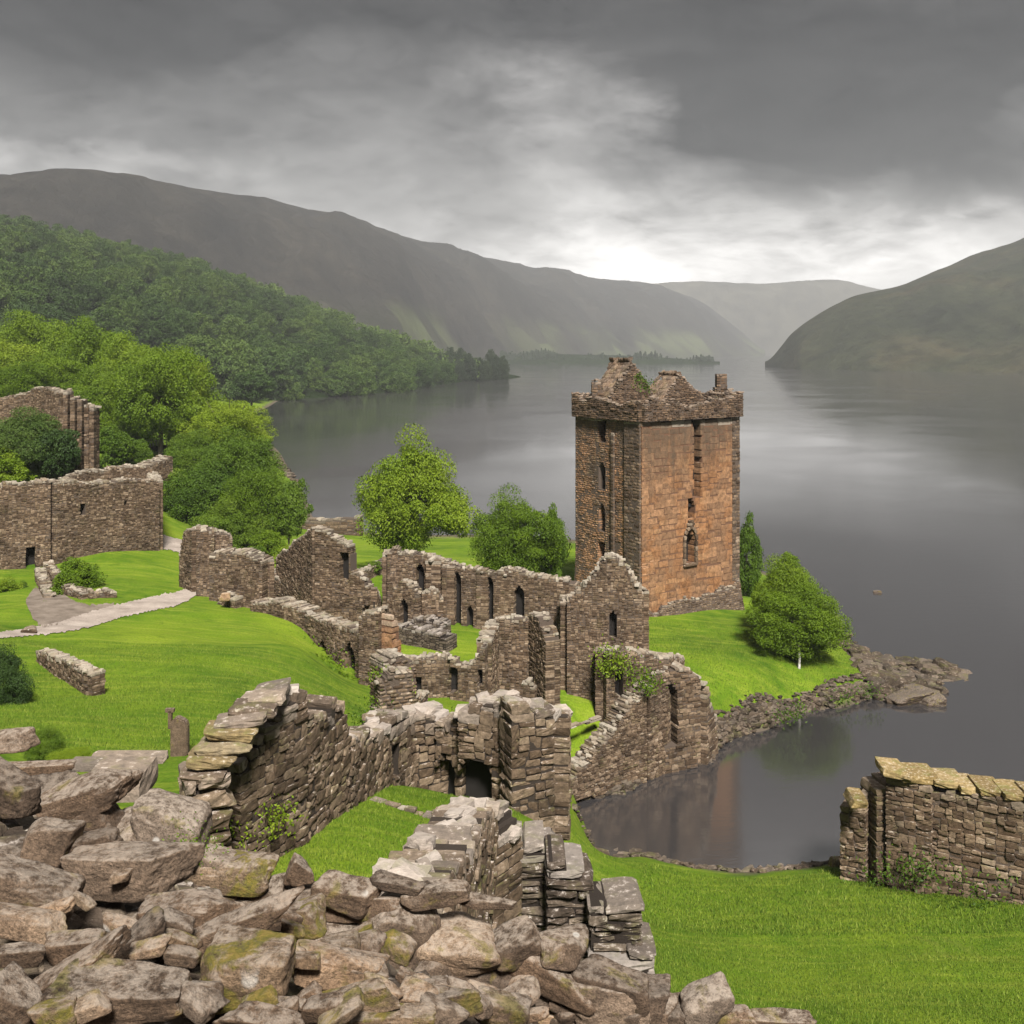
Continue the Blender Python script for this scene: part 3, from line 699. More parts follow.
# brown edge strip down the far corner
a2 = (Cn[0] + TR[0] * (AR - 1.1) - NR[0] * TH / 2, Cn[1] + TR[1] * (AR - 1.1) - NR[1] * TH / 2)
mb.wall(a2, b_, [(0, 20.6), (1.1, 20.6)], [(0, 5), (1.1, 5)], th=TH + .12, sw=(.4, .8), sh=(.22, .4), back=False, ragged=0, rubble=0, prot=.04, cores_depth=1.2)
mb.build('battered_base', [M['tower_grey']], tower)
ml = Masonry(2, 6, .04, 23)
a_, b_ = inner(Cn, Ln, NL, TH / 2)
ops = [opz(Cn, TL, 601.5, 1.0, 442, 421, 'rect'), opz(Cn, TL, 601.5, .95, 490, 462, 'arch'), opz(Cn, TL, 601.5, .85, 532, 503, 'arch'), opz(Cn, TL, 601, .9, 562, 542, 'rect'),
       opz(Cn, TL, 613.5, .5, 515, 502, 'rect'), opz(Cn, TL, 610.5, .55, 551, 534, 'arch'), opz(Cn, TL, 613.5, .35, 463, 455, 'rect')]
ml.wall(a_, b_, [(0, ZT), (AL, ZT)], [(0, 1.6), (AL, 1.6)], th=TH, sw=(.25, .6), sh=(.14, .25), gap=.02, op=ops, back=False, ragged=0, rubble=0, prot=.03, lean=1.2, blind=True, batter=(.5, 6.), cores_depth=1.4)
ml.build('side_wall', [M['tower_side']], tower)
mp_ = Masonry(2, 6, .03, 24)      # grey pilaster beside the corner, and the slim ones further along
for q0, q1, zt in ((.12, 2.2, 20.6), (3.6, 4.0, 19.5)):
    pa = (Cn[0] + TL[0] * q0 - NL[0] * .3, Cn[1] + TL[1] * q0 - NL[1] * .3); pb = (Cn[0] + TL[0] * q1 - NL[0] * .3, Cn[1] + TL[1] * q1 - NL[1] * .3)
    mp_.wall(pa, pb, [(0, zt), (q1 - q0, zt)], [(0, 1.6 if q0 < 1 else 8), (q1 - q0, 1.6 if q0 < 1 else 8)], th=1.0, sw=(.4, .8), sh=(.22, .36), back=False, ragged=0, rubble=0, prot=.03, batter=(.5, 6.) if q0 < 1 else 0)
mp_.build('pilaster', [M['tower_grey']], tower)
mk_ = Masonry(2, 6, .03, 25)      # the two hidden sides
for pa, pb in ((Ln, Bn), (Rn, Bn)):
    cxm = (pa[0] + pb[0]) / 2 - tower.location[0], (pa[1] + pb[1]) / 2 - tower.location[1]; k = math.hypot(*cxm); no = (cxm[0] / k, cxm[1] / k)
    A2, B2 = inner(pa, pb, no, TH / 2); Lk = math.hypot(pb[0] - pa[0], pb[1] - pa[1])
    mk_.wall(A2, B2, [(0, ZT), (Lk, ZT)], [(0, 1.), (Lk, 1.)], th=TH, sw=(.5, 1.), sh=(.3, .5), back=False, flip=True, ragged=0, rubble=0)
mk_.build('rear_wall', [M['tower_side']], tower)
# parapet: corbelled out 0.4 m, uneven head
mpa = Masonry(2, 6, .05, 26)
def outp(p, e):  # push plan corner outward
    v = (p[0] - tower.location[0], p[1] - tower.location[1]); k = math.hypot(*v); return (p[0] + v[0] / k * e, p[1] + v[1] / k * e)
cor = [outp(p, .1) for p in (Cn, Rn, Bn, Ln)]
tops = {0: [(0, 22.4), (1.2, 22.8), (3.0, 22.2), (4.0, 22.5), (5, 21.9), (7.5, 22.0), (9, 22.7), (10, 22.3), (13, 22.9)], 1: [(0, 22.9), (10, 22.6)], 2: [(0, 22.5), (13, 22.8)], 3: [(0, 23.0), (2, 22.3), (4, 22.7), (6, 22.1), (9.6, 22.5)]}
for i in range(4):
    pa, pb = cor[i], cor[(i + 1) % 4]; Lk = math.hypot(pb[0] - pa[0], pb[1] - pa[1])
    tl = [(q / 13 * Lk if i in (0, 2) else q / 10 * Lk, z) for q, z in tops[i]]
    if i == 3: tl = [(q, z) for q, z in tl]
    mpa.wall(pa, pb, tl, [(0, 20.65), (Lk, 20.65)], th=.75, sw=(.25, .55), sh=(.13, .22), gap=.02, ragged=.3, rubble=1., prot=.05, crest_c=.5)
mpa.build('parapet', [M['parapet']], tower)
bm = bmesh.new()                    # wall-walk floor and lower slabs, added black to keep light out of the shaft
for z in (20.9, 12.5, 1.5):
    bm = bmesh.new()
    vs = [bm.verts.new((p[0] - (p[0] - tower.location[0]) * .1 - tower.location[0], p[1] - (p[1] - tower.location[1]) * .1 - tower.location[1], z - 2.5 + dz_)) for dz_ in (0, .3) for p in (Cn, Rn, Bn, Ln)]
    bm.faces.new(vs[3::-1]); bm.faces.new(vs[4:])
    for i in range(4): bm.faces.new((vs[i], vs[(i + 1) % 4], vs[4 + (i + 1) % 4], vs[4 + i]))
    me = bpy.data.meshes.new('light_stop_floor'); bm.to_mesh(me); me.materials.append(M['dark']); o = bpy.data.objects.new('light_stop_floor', me); C.objects.link(o); o.parent = tower
def tp(u, v):  # plan point inside the tower: u along the right face, v along the left
    return (Cn[0] + TR[0] * u + TL[0] * v, Cn[1] + TR[1] * u + TL[1] * v)
def u_at(px, v):
    P0 = tp(0, v); return isect(P0, TR, px)
def roofed_gable(name, pxl, pxp, pxr, rp, rb, v0, v1, seed, moss=False):
    """broken cap-house gable: a front and a rear triangle joined by two stone slopes"""
    root = Masonry(2, 6, .06, seed)
    for v in (v0, v1):
        ul, up, ur = u_at(pxl, v0), u_at(pxp, v0), u_at(pxr, v0); Y = tp(up, v0)[1]
        zp = zrow(rp, Y); zb = 21.1
        root.wall(tp(ul, v), tp(ur, v), [(0, zb + .9), (up - ul, zp - (.5 if v == v1 else 0)), (ur - ul, zb + .9)], [(0, zb), (ur - ul, zb)], th=.5, sw=(.25, .5), sh=(.13, .24), ragged=.35, rubble=1.4, prot=.05, crest_c=.5)
    # slopes: stones laid along both rakes
    rg = root.rg
    for ua, ub in ((ul, up), (ur, up)):
        n = 9
        for i in range(n + 1):
            t = i / n; v = v0
            while v < v1:
                l = rg.uniform(.3, .7); u = ua + (ub - ua) * t; z = zb + .95 + (zp - zb - .95) * t
                p = tp(u, v + l / 2)
                if rg.random() < .93: root.stone((p[0], p[1], z + rg.uniform(-.05, .08)), (.34, l / 2, .13), (TR[0], TR[1], (zp - zb - .9) / abs(ub - ua) * (1 if ub > ua else -1) * .8), (TL[0], TL[1], 0), (0, 0, 1), .35 * rg.random())
                v += l
    return root.build(name, [M['parapet']], tower)
roofed_gable('gable', 606, 631, 658, 362, 398, 5.0, 7.6, 31)
roofed_gable('gable', 660, 679, 706, 375, 396, 4.0, 6.4, 32)
mc = Masonry(2, 6, .03, 33)
uq = u_at(721, 4.5); pc = tp(uq, 4.5); Yc = pc[1]
mc.wall((pc[0] - .55, pc[1]), (pc[0] + .55, pc[1]), [(0, zrow(373, Yc)), (1.1, zrow(373, Yc))], [(0, 21), (1.1, 21)], th=1.1, sw=(.3, .5), sh=(.2, .3), ragged=.03, rubble=.0)
mc.wall((pc[0] - 1.3, pc[1] + .2), (pc[0] + 1.1, pc[1] + .2), [(0, 21.9), (.6, 23.2), (2.4, 23.0)], [(0, 21), (2.4, 21)], th=1.2, sw=(.3, .5), sh=(.2, .3), ragged=.1)
mc.build('chimney', [M['parapet']], tower)
mc = Masonry(2, 6, .03, 34)
P0 = tp(0, 5.5); uq = u_at(597, 6.5); pc = tp(uq, 6.5); Yc = pc[1]
mc.wall((pc[0] - .55, pc[1]), (pc[0] + .55, pc[1]), [(0, zrow(383, Yc)), (.4, zrow(379, Yc)), (1.1, zrow(384, Yc))], [(0, 21), (1.1, 21)], th=1.0, sw=(.3, .5), sh=(.2, .3), ragged=.05, rubble=.3)
mc.build('chimney_stub', [M['parapet']], tower)
# dressed surround round the lower window, with its hood stones
ms = Masonry(2, 7, .03, 35)
q, w, z0, z1, _ = opz(Cn, TR, 690, 1.25, 563, 529, 'arch')
def fpt(q, d): return (Cn[0] + TR[0] * q + NR[0] * d, Cn[1] + TR[1] * q + NR[1] * d)
for sd_ in (-1, 1):
    z = z0
    while z < z1 - .9:
        p = fpt(q + sd_ * (w / 2 + .14), .04); ms.stone((p[0], p[1], z + .25), (.15, .14, .24), (TR[0], TR[1], 0), (NR[0], NR[1], 0)); z += .5
for i in range(7):
    a = math.pi * (i + .5) / 7; p = fpt(q + math.cos(a) * (w / 2 + .12), .05); ms.stone((p[0], p[1], z1 - 1. + math.sin(a) * 1.15), (.2, .15, .15), (TR[0] * math.sin(a), TR[1] * math.sin(a), -math.cos(a)), (NR[0], NR[1], 0), (TR[0] * math.cos(a), TR[1] * math.cos(a), math.sin(a)))
for i in range(5): p = fpt(q - .3 + .15 * i, .08); ms.stone((p[0], p[1], z1 + .45 + .25 * (i % 2)), (.16, .14, .13), (TR[0], TR[1], 0), (NR[0], NR[1], 0))
p = fpt(q, .06); ms.stone((p[0], p[1], z0 - .12), (w / 2 + .3, .2, .12), (TR[0], TR[1], 0), (NR[0], NR[1], 0))
ms.build('window_surround', [M['tower_grey']], tower)

# ---------------------------------------------------------------- the ruined ranges
def ruin(name, label, cat, seed, segs, n=2, mat='ruin', p=16, lump=.03, group=None, jit=.6):
    k = Masonry(n, p, lump, seed); k.jit = jit
    for sg in segs: k.pwall(**sg)
    o = k.build(name, [M[mat]] if isinstance(mat, str) else [M[q] for q in mat]); tag(o, label, cat, group); return o
FAR = dict(irr=True, sw=(.16, .6), sh=(.09, .26), gap=.018, prot=.035, blind=True, cell=.16)
# long curtain wall with lancet windows in front of the two lone trees
ruin('curtain_wall', 'long roofless curtain wall with tall lancet windows, below the two lone lochside trees', 'ruined wall', 41, [
    dict(a=(388, 79), b=(414, 79), top=[(386, 553), (398, 545), (402, 552), (416, 553)], th=1.2, **FAR),
    dict(a=(410, 79.3), b=(578, 76), top=[(408, 548), (420, 553), (440, 556), (452, 562), (470, 566), (482, 570), (500, 568), (520, 569), (540, 575), (560, 576), (576, 584)], th=1.1,  
         op=[(422.5, 8, 592, 562, 'arch'), (459, 8, 640, 570, 'arch'), (491, 8, 624, 575, 'arch'), (521, 10, 618, 584, 'arch'), (472, 6, 628, 604, 'arch')], **FAR),
    dict(a=(433, 78.0), b=(437, 79.5), top=[(433, 560), (437, 560)], th=1.2, **FAR), dict(a=(448, 77.6), b=(451, 79), top=[(448, 566), (451, 566)], th=1.0, **FAR),
    dict(a=(482, 77.2), b=(485, 78.6), top=[(482, 574), (485, 573)], th=.9, **FAR), dict(a=(506, 76.8), b=(509, 78.2), top=[(506, 575), (509, 575)], th=.9, **FAR),
    dict(a=(546, 76.2), b=(549, 77.4), top=[(546, 580), (549, 580)], th=.9, **FAR), dict(a=(388, 79), b=(391, 83), top=[(388, 553), (391, 552)], th=.9, **FAR)])
# low chapel-like ruin
ruin('chapel_ruin', 'small low arched ruin with a pointed doorway standing before the curtain wall', 'ruin', 42, [
    dict(a=(390, 75), b=(421, 74), top=[(390, 604), (396, 590), (403, 581), (409, 580), (416, 587), (421, 594)], th=1.0, op=[(407, 8, 640, 597, 'arch')], **FAR),
    dict(a=(421, 74.2), b=(443, 74.5), top=[(421, 595), (430, 588), (438, 592), (443, 604)], th=.8, **FAR)])
ruin('rubble_platform', 'dark low platform of fallen masonry courses lying in the grass yard', 'ruin', 43, [
    dict(a=(393, 73.6), b=(452, 71.5), top=[(393, 627), (410, 624), (430, 628), (452, 636)], th=1.6, ragged=.1, **FAR),
    dict(a=(412, 74.3), b=(447, 73.2), top=[(412, 617), (430, 616), (447, 622)], th=1.4, ragged=.1, **FAR)], mat='ruin_dark')
# gabled house left of the yard
ruin('gabled_ruin', 'roofless house with stepped broken gable left of the two lone trees', 'ruined house', 44, [
    dict(a=(281, 83), b=(318, 76), top=[(281, 557), (300, 541), (317, 526)], th=.9, **FAR),
    dict(a=(318, 76), b=(371, 74.2), top=[(318, 526), (324, 528), (340, 538), (344, 541), (352, 543), (354, 570), (364, 575), (371, 588)], th=.9, op=[(347.5, 9, 579, 552, 'rect'), (369, 8, 620, 603, 'arch')], **FAR),
    dict(a=(371, 74.2), b=(376, 82), top=[(371, 588), (376, 600)], th=.9, **FAR)])
# twin-pier gatehouse
ruin('gatehouse_ruin', 'two squat stone gate piers standing side by side where the path passes', 'ruin', 45, [
    dict(a=(187, 80), b=(200, 78.5), top=[(187, 555), (192, 530), (200, 526)], th=1.4, **FAR),
    dict(a=(196, 77.8), b=(214, 78.2), top=[(195, 527), (205, 526), (214, 531)], th=2., **FAR),
    dict(a=(212, 80), b=(232, 80.5), top=[(212, 531), (220, 530), (230, 535), (232, 545)], th=1.6, **FAR),
    dict(a=(215, 76.5), b=(268, 75.5), top=[(215, 553), (225, 549), (245, 550), (262, 555), (268, 560)], th=1.8, **FAR),
    dict(a=(268, 75.5), b=(266, 80), top=[(266, 560), (268, 560)], th=.9, **FAR),
    dict(a=(218, 75.3), b=(240, 74.6), top=[(218, 606), (225, 596), (232, 590), (240, 600)], th=1.2, **FAR)])
# arcade wall running down to the corner with the orange stump
o = ruin('arcade_wall', 'low curving wall with two pointed arches along the edge of the left lawn', 'ruined wall', 46, [
    dict(a=(258, 74.5), b=(312, 71), top=[(258, 600), (275, 600), (295, 602), (312, 610)], th=1.5, **FAR),
    dict(a=(312, 70.8), b=(342, 67.5), top=[(312, 611), (325, 617), (342, 622)], th=1.2, op=[(330, 9, 662, 637, 'arch')], **FAR),
    dict(a=(342, 67.5), b=(374, 65.3), top=[(342, 622), (352, 624), (366, 630), (374, 634)], th=1.2, op=[(356, 12, 690, 640, 'arch')], **FAR),
    dict(a=(364, 64.5), b=(384, 64), top=[(364, 612), (374, 607), (384, 609)], th=1.5, **FAR)])
ruin('sandstone_stump', 'small orange sandstone corner stump at the end of the arcade wall', 'ruin', 47, [
    dict(a=(384, 63.6), b=(394, 64.4), top=[(384, 611), (388, 618), (391, 632), (394, 640)], th=1.3, ragged=.03, rubble=0, sw=(.4, .8), sh=(.25, .4))], mat='tower_face')
# range with a half tower in the middle
ruin('middle_range', 'L-shaped ruined range with a square half tower and small slit window beside the gable wall', 'ruined house', 48, [
    dict(a=(398, 61), b=(452, 61), top=[(398, 660), (410, 657), (430, 655), (452, 656)], th=.9, op=[(419, 6, 700, 676, 'rect')], **FAR),
    dict(a=(452, 60.5), b=(487, 60), top=[(452, 657), (462, 661), (474, 661), (480, 652), (487, 640)], th=.9, op=[(482, 5, 683, 668, 'rect'), (455, 9, 690, 665, 'rect')], **FAR),
    dict(a=(484, 60.3), b=(493, 64.5), top=[(484, 640), (490, 626), (495, 622)], th=.9, **FAR),
    dict(a=(492, 64.5), b=(536, 64), top=[(492, 621), (506, 618), (520, 617), (536, 614)], th=.9, **FAR),
    dict(a=(536, 63.8), b=(553, 61.5), top=[(536, 614), (545, 617), (550, 632), (553, 640)], th=1.0, **FAR),
    dict(a=(524, 62), b=(536, 61.8), top=[(524, 682), (529, 678), (536, 690)], th=.6, **FAR),
    dict(a=(492, 63.2), b=(497, 66), top=[(492, 625), (497, 622)], th=.7, **FAR)])
# big gable wall left of tower
ruin('gable_wall', 'pointed gable wall with one lancet window standing in front of the tower', 'ruined house', 49, [
    dict(a=(552, 71), b=(568, 67.2), top=[(552, 640), (560, 632), (568, 620)], th=.9, **FAR),
    dict(a=(567, 67), b=(642, 66.5), top=[(567, 601), (580, 588), (595, 570), (606, 556), (612, 553), (618, 556), (630, 572), (642, 590)], th=1.0, op=[(613, 8, 636, 609, 'arch')], rubble=1.2, ragged=.15, **FAR),
    dict(a=(642, 66.5), b=(640, 74), top=[(642, 590), (640, 600)], th=.9, **FAR),
    dict(a=(567, 67), b=(566, 75), top=[(567, 601), (566, 596)], th=.9, **FAR)])
# square ivy-grown block below the gable
ruin('low_ivy_block', 'low square ruin with green weeds on it at the foot of the gable wall', 'ruin', 50, [
    dict(a=(603, 65), b=(606, 69), top=[(603, 648), (606, 644)], th=1., **FAR),
    dict(a=(603, 65), b=(660, 66), top=[(603, 649), (620, 646), (640, 650), (660, 655)], th=1.2, op=[(616, 8, 694, 668, 'rect'), (652, 8, 690, 672, 'rect')], **FAR),
    dict(a=(660, 66), b=(676, 71), top=[(660, 654), (676, 656)], th=1.2, **FAR)])
# sea-gate wall dropping to the water
ruin('water_wall', 'dark rubble wall stepping down into the black water of the inlet, with an arched recess', 'ruined wall', 51, [
    dict(a=(555, 60.5), b=(640, 64.5), top=[(552, 792), (570, 770), (590, 748), (605, 728), (620, 706), (640, 686)], base=[(552, 802), (640, 778)], th=1.3, rubble=1.3, sw=(.2, .45), sh=(.1, .2), gap=.02, prot=.05, ragged=.3, crest_c=1),
    dict(a=(640, 64.5), b=(660, 66), top=[(640, 686), (650, 672), (660, 666)], base=[(640, 778), (660, 774)], th=1.3, rubble=1., sw=(.2, .45), sh=(.1, .2), gap=.02, ragged=.2, crest_c=1),
    dict(a=(655, 66), b=(694, 67), top=[(655, 670), (668, 664), (680, 666), (694, 672)], base=[(655, 778), (694, 760)], th=1.8, op=[(661, 19, 742, 680, 'round')], sw=(.3, .75), sh=(.18, .34), gap=.025, crest_c=.9, ragged=.15),
    dict(a=(694, 67), b=(705, 69), top=[(694, 680), (699, 700), (703, 715), (705, 738)], base=[(694, 762), (705, 758)], th=1.8, sw=(.3, .75), sh=(.18, .34), gap=.025)], mat=['ruin'])
# slender ruined pillar above the nearer castle ruin
o = ruin('pillar_ruin', 'narrow weedy stub of wall with pale cap stone above the nearer arched ruin', 'ruin', 52, [
    dict(a=(376, 44), b=(410, 45), top=[(376, 664), (382, 654), (396, 651), (404, 655), (410, 668)], th=1.3, sw=(.2, .45), sh=(.1, .2), gap=.02, ragged=.15),
    dict(a=(372, 43.5), b=(382, 43.3), top=[(372, 728), (377, 705), (382, 700)], th=.9, sw=(.2, .45), sh=(.1, .2), gap=.02),
    dict(a=(408, 44.7), b=(424, 47), top=[(408, 700), (416, 694), (424, 690)], th=.5, op=[(418, 9, 740, 703, 'rect')], sw=(.2, .45), sh=(.1, .2), gap=.02),
    dict(a=(376, 43), b=(410, 43.6), top=[(376, 680), (390, 668), (410, 669)], th=1.0, sw=(.2, .45), sh=(.1, .2), gap=.02, ragged=.05)], p=5)

# castle ruin on the terrace edge (nearer)
MID = dict(irr=True, crest_c=.45, sw=(.24, .8), sh=(.14, .42), gap=.02, prot=.045, ragged=.08, lean=4., cell=.14, blind=True)
ruin('arched_ruin', 'stocky grey ruin with dark arched doorways standing at the edge of the near lawn terrace', 'ruin', 61, [
    dict(a=(352, 29), b=(404, 31.8), top=[(352, 742), (362, 736), (374, 722), (390, 714), (404, 712)], op=[(383, 7, 775, 742, 'rect')], th=.9, **MID),
    dict(a=(402, 31.8), b=(444, 32.4), top=[(402, 712), (420, 712), (436, 712), (444, 716)], th=.9, **MID),
    dict(a=(442, 32.0), b=(470, 31.6), top=[(442, 716), (455, 720), (462, 714), (470, 706)], op=[(452, 20, 860, 750, 'arch')], th=1., **MID),
    dict(a=(466, 31.2), b=(512, 30.6), top=[(466, 712), (474, 703), (484, 698), (498, 697), (512, 700)], op=[(483, 32, 860, 752, 'round')], th=1.2, **MID),
    dict(a=(505, 29.4), b=(549, 29.9), top=[(505, 702), (520, 702), (534, 706), (549, 709)], base=[(505, 850), (549, 850)], th=.95, **MID),
    dict(a=(549, 29.8), b=(550, 33), top=[(546, 710), (553, 716)], base=[(546, 840), (553, 828)], th=1.2, **MID)],
     n=4, mat='ruin_near', p=18, lump=.05, jit=.9)
# wall A : boundary wall with big stepped end
NEAR = dict(irr=True, crest_c=.4, sw=(.2, .62), sh=(.12, .36), gap=.018, prot=.04, ragged=.08, lean=6., cell=.12)
ruin('boundary_wall', 'broken field-stone wall with a stepped stack of flat slabs at its left end', 'ruined wall', 63, [
    dict(a=(222, 22.2), b=(292, 24.2), top=[(222, 772), (232, 752), (250, 728), (268, 706), (284, 690), (292, 688)], th=1.0, rubble=.3, **NEAR),
    dict(a=(292, 24.2), b=(335, 26.5), top=[(292, 712), (300, 716), (314, 712), (318, 702), (328, 703), (335, 728)], th=.9, rubble=.3, **NEAR),
    dict(a=(335, 26.5), b=(376, 30), top=[(335, 738), (345, 732), (360, 736), (376, 728)], th=.9, rubble=.3, **NEAR)],
     n=4, mat='ruin_near', p=18, lump=.05, jit=1.0)
# slab stack closing the boundary wall
k = Masonry(5, 12, .07, 64); k.jit = 1.1
BIG = dict(sw=(.55, 1.0), sh=(.26, .46), gap=.06, prot=.1, ragged=.1, lean=7., rubble=0, crest_c=.3)
k.pwall(a=(180, 21.0), b=(228, 21.4), top=[(180, 778), (200, 768), (228, 764)], th=1.2, **BIG)
for px, py, w, Y, ro in [(206, 772, 50, 21.0, 0), (213, 757, 54, 21.1, -4), (224, 744, 58, 21.3, 5), (232, 731, 56, 21.5, -3), (243, 719, 56, 21.8, 6), (254, 708, 54, 22.2, 0), (264, 698, 50, 22.7, 8), (272, 690, 40, 23.2, 10)]:
    p = at(px, py, Y); a = R(ro)
    k.stone(p, (w * .42 / F * Y, .4, .10), (math.cos(a), .12, math.sin(a)), (-.1, 1, 0), (-math.sin(a), 0, math.cos(a)), .3 if ro > 0 else .1, 1 if py in (757, 744, 731) else 0)
tag(k.build('slab_stack', [M['ruin_near'], M['yellow']]), 'stepped stack of big flat slabs leaning on the left end of the boundary wall', 'stone stack')
# two broken walls running down from the heap
ruin('field_wall', 'broken pale dry-stone wall running away beside the near lawn, left of the dark stepped one', 'ruined wall', 65, [
    dict(a=(404, 12.0), b=(474, 19.5), top=[(404, 886), (432, 850), (452, 824), (464, 808), (474, 808)], th=.95, irr=True, sw=(.2, .6), sh=(.1, .3), gap=.02, prot=.05, ragged=.06, lean=8., cell=.12, rubble=.6, crest_c=.45),
    dict(a=(472, 19.7), b=(508, 19.2), top=[(472, 806), (488, 810), (500, 820), (508, 842)], th=1.0, irr=True, sw=(.16, .5), sh=(.1, .28), gap=.02, prot=.04, ragged=.06, lean=8., cell=.12)],
     n=4, mat='ruin_near', p=18, lump=.06, jit=1.)
k = Masonry(4, 16, .06, 66); k.jit = .9
ST = dict(sw=(.35, 1.1), sh=(.11, .24), gap=.025, prot=.06, ragged=.05, lean=5., cell=.14, rubble=.3, crest_c=.9)
k.pwall(a=(512, 22.5), b=(556, 22.5), top=[(512, 838), (530, 834), (556, 838)], th=1.3, **ST)
k.pwall(a=(545, 21.9), b=(592, 21.9), top=[(545, 846), (560, 848), (575, 858), (592, 880)], th=1.3, **dict(ST, rubble=0))
k.pwall(a=(586, 21.2), b=(640, 21.2), top=[(586, 892), (600, 888), (640, 890)], th=1.1, **dict(ST, rubble=0))
k.pwall(a=(588, 20.9), b=(652, 20.9), top=[(588, 945), (640, 940), (652, 965)], th=1.3, **dict(ST, rubble=0))
tag(k.build('stepped_wall', [M['ruin_dark']]), 'dark dry-stone wall with pale cap stones stepping down to a square pier', 'ruined wall')
# shore wall at the right
NW = dict(irr=True, sw=(.3, 1.1), sh=(.15, .45), gap=.025, prot=.06, ragged=.04, lean=4., cell=.2, rubble=0, crest_c=.2)
k = Masonry(4, 18, .05, 67); k.jit = 1.
k.pwall(a=(888, 49.5), b=(934, 48.5), top=[(882, 772), (910, 776), (934, 784)], th=1.6, **NW)
k.pwall(a=(930, 48.9), b=(1120, 45), top=[(930, 786), (980, 790), (1030, 797), (1120, 806)], th=1.5, **NW)
k.pwall(a=(846, 51), b=(872, 50.3), top=[(846, 806), (852, 800), (862, 794), (872, 786)], base=[(846, 872), (872, 880)], th=2.2, **NW)
k.pwall(a=(868, 49.8), b=(892, 50), top=[(868, 786), (876, 782), (892, 776)], base=[(868, 880), (892, 884)], th=1.6, **NW)
for i, (px, py, w) in enumerate([(892, 768, 26), (914, 773, 34), (944, 778, 30), (966, 784, 22), (986, 786, 24), (1010, 790, 24), (1034, 793, 26), (1060, 797, 26), (856, 798, 16)]):
    Y = 48.9 - max(0, (px - 930)) * .0205; p = at(px, py, Y); k.stone(p, (w / 2 / F * Y * .97, .85, .17), (1, -.1, -.06 + .02 * (i % 3)), (.1, 1, 0), (.05, 0, 1), 0, 1)
tag(k.build('shore_wall', [M['ruin_dark'] if False else M['ruin'], M['yellow']]), 'thick brown dry-stone wall with yellow cap slabs at the water right of the near lawn', 'wall')

# buildings at the left
ruin('long_hall_ruin', 'long blind stone hall wall with one small square window beside the path bend', 'ruined building', 71, [
    dict(a=(-60, 82), b=(50, 86), top=[(-60, 484), (0, 484), (20, 482), (50, 480)], th=1.4, op=[(30, 9, 605, 545, 'rect')], **FAR),
    dict(a=(50, 86), b=(156, 93), top=[(50, 480), (90, 482), (120, 480), (150, 478), (156, 481)], th=1.4, op=[(79.5, 5, 514, 502, 'rect'), (122, 3, 505, 500, 'rect')], **FAR),
    dict(a=(156, 93), b=(152, 106), top=[(156, 480), (150, 470)], th=1.2, **FAR),
    dict(a=(60, 98), b=(150, 104), top=[(60, 478), (80, 472), (110, 466), (150, 465)], th=1.2, **FAR),
    ])
ruin('buttressed_ruin', 'tall roofless ruin with a row of slim vertical buttresses above the hall', 'ruined building', 72, [
    dict(a=(-20, 112), b=(40, 112), top=[(-20, 402), (0, 398), (15, 395), (30, 392), (40, 388)], th=1.3, **FAR),
    dict(a=(36, 111), b=(66, 108), top=[(36, 387), (50, 387), (66, 391)], th=1.3, **FAR),
    *[dict(a=(q, 107), b=(q + 5, 107), top=[(q, r), (q + 5, r + 1)], base=[(q, 476), (q + 5, 476)], th=1.6, sw=(.3, .7), sh=(.2, .4), ragged=.05) for q, r in ((66, 390), (73, 397), (80, 399), (87, 404), (92, 406))],
    dict(a=(66, 110), b=(97, 110), top=[(66, 394), (97, 409)], base=[(66, 478), (97, 478)], th=.9, **FAR)])
ruin('retaining_wall', 'low curved rubble wall holding back a small grassy bank beside the path', 'wall', 73, [
    dict(a=(40, 81), b=(50, 74), top=[(40, 568), (45, 582), (50, 596)], th=.8, **FAR), dict(a=(64, 76), b=(88, 72.8), top=[(64, 580), (76, 588), (88, 591)], th=.9, **FAR),
    dict(a=(88, 72.8), b=(115, 74), top=[(88, 591), (105, 590), (115, 591)], th=.9, **FAR), dict(a=(48, 83), b=(64, 76), top=[(48, 562), (64, 581)], th=.8, **FAR)])
ruin('rubble_bank', 'tumbled pale wall head behind the hall, running towards the round trees', 'ruined wall', 74, [
    dict(a=(108, 112), b=(166, 120), top=[(108, 469), (130, 468), (150, 462), (166, 456)], base=[(108, 486), (166, 480)], th=2.2, rubble=2., **FAR)])
ruin('low_lawn_wall', 'short ruined wall stub lying alone across the left lawn', 'ruined wall', 75, [
    dict(a=(42, 53), b=(92, 46.5), top=[(42, 650), (60, 655), (80, 662), (92, 669)], th=.6, **dict(FAR, ragged=.1)),
    dict(a=(88, 46.6), b=(99, 46.2), top=[(88, 669), (99, 674)], th=.7, **FAR)])
ruin('lawn_rubble', 'short low line of rubble in the grass near the dark bush', 'ruined wall', 76, [
    dict(a=(40, 40), b=(80, 42), top=[(40, 741), (60, 733), (80, 722)], base=[(40, 752), (80, 738)], th=.8, **FAR)])
ruin('shore_bank_wall', 'plain brown bank wall by the water behind the gabled house', 'wall', 77, [
    dict(a=(300, 148), b=(362, 146), top=[(300, 518), (362, 516)], th=1.5, sw=(.8, 2), sh=(.3, .6), ragged=.05, rubble=0)])
ruin('low_garden_wall', 'low wall remnant on the grass strip left of the curtain wall', 'ruined wall', 78, [
    dict(a=(355, 92), b=(390, 100), top=[(355, 574), (372, 565), (390, 556)], th=.8, **FAR)])
ruin('low_gate_wall', 'low stone wall piece closing the gap right of the gate piers', 'ruined wall', 79, [
    dict(a=(266, 84), b=(284, 82), top=[(266, 566), (275, 572), (284, 580)], th=.8, **FAR)])

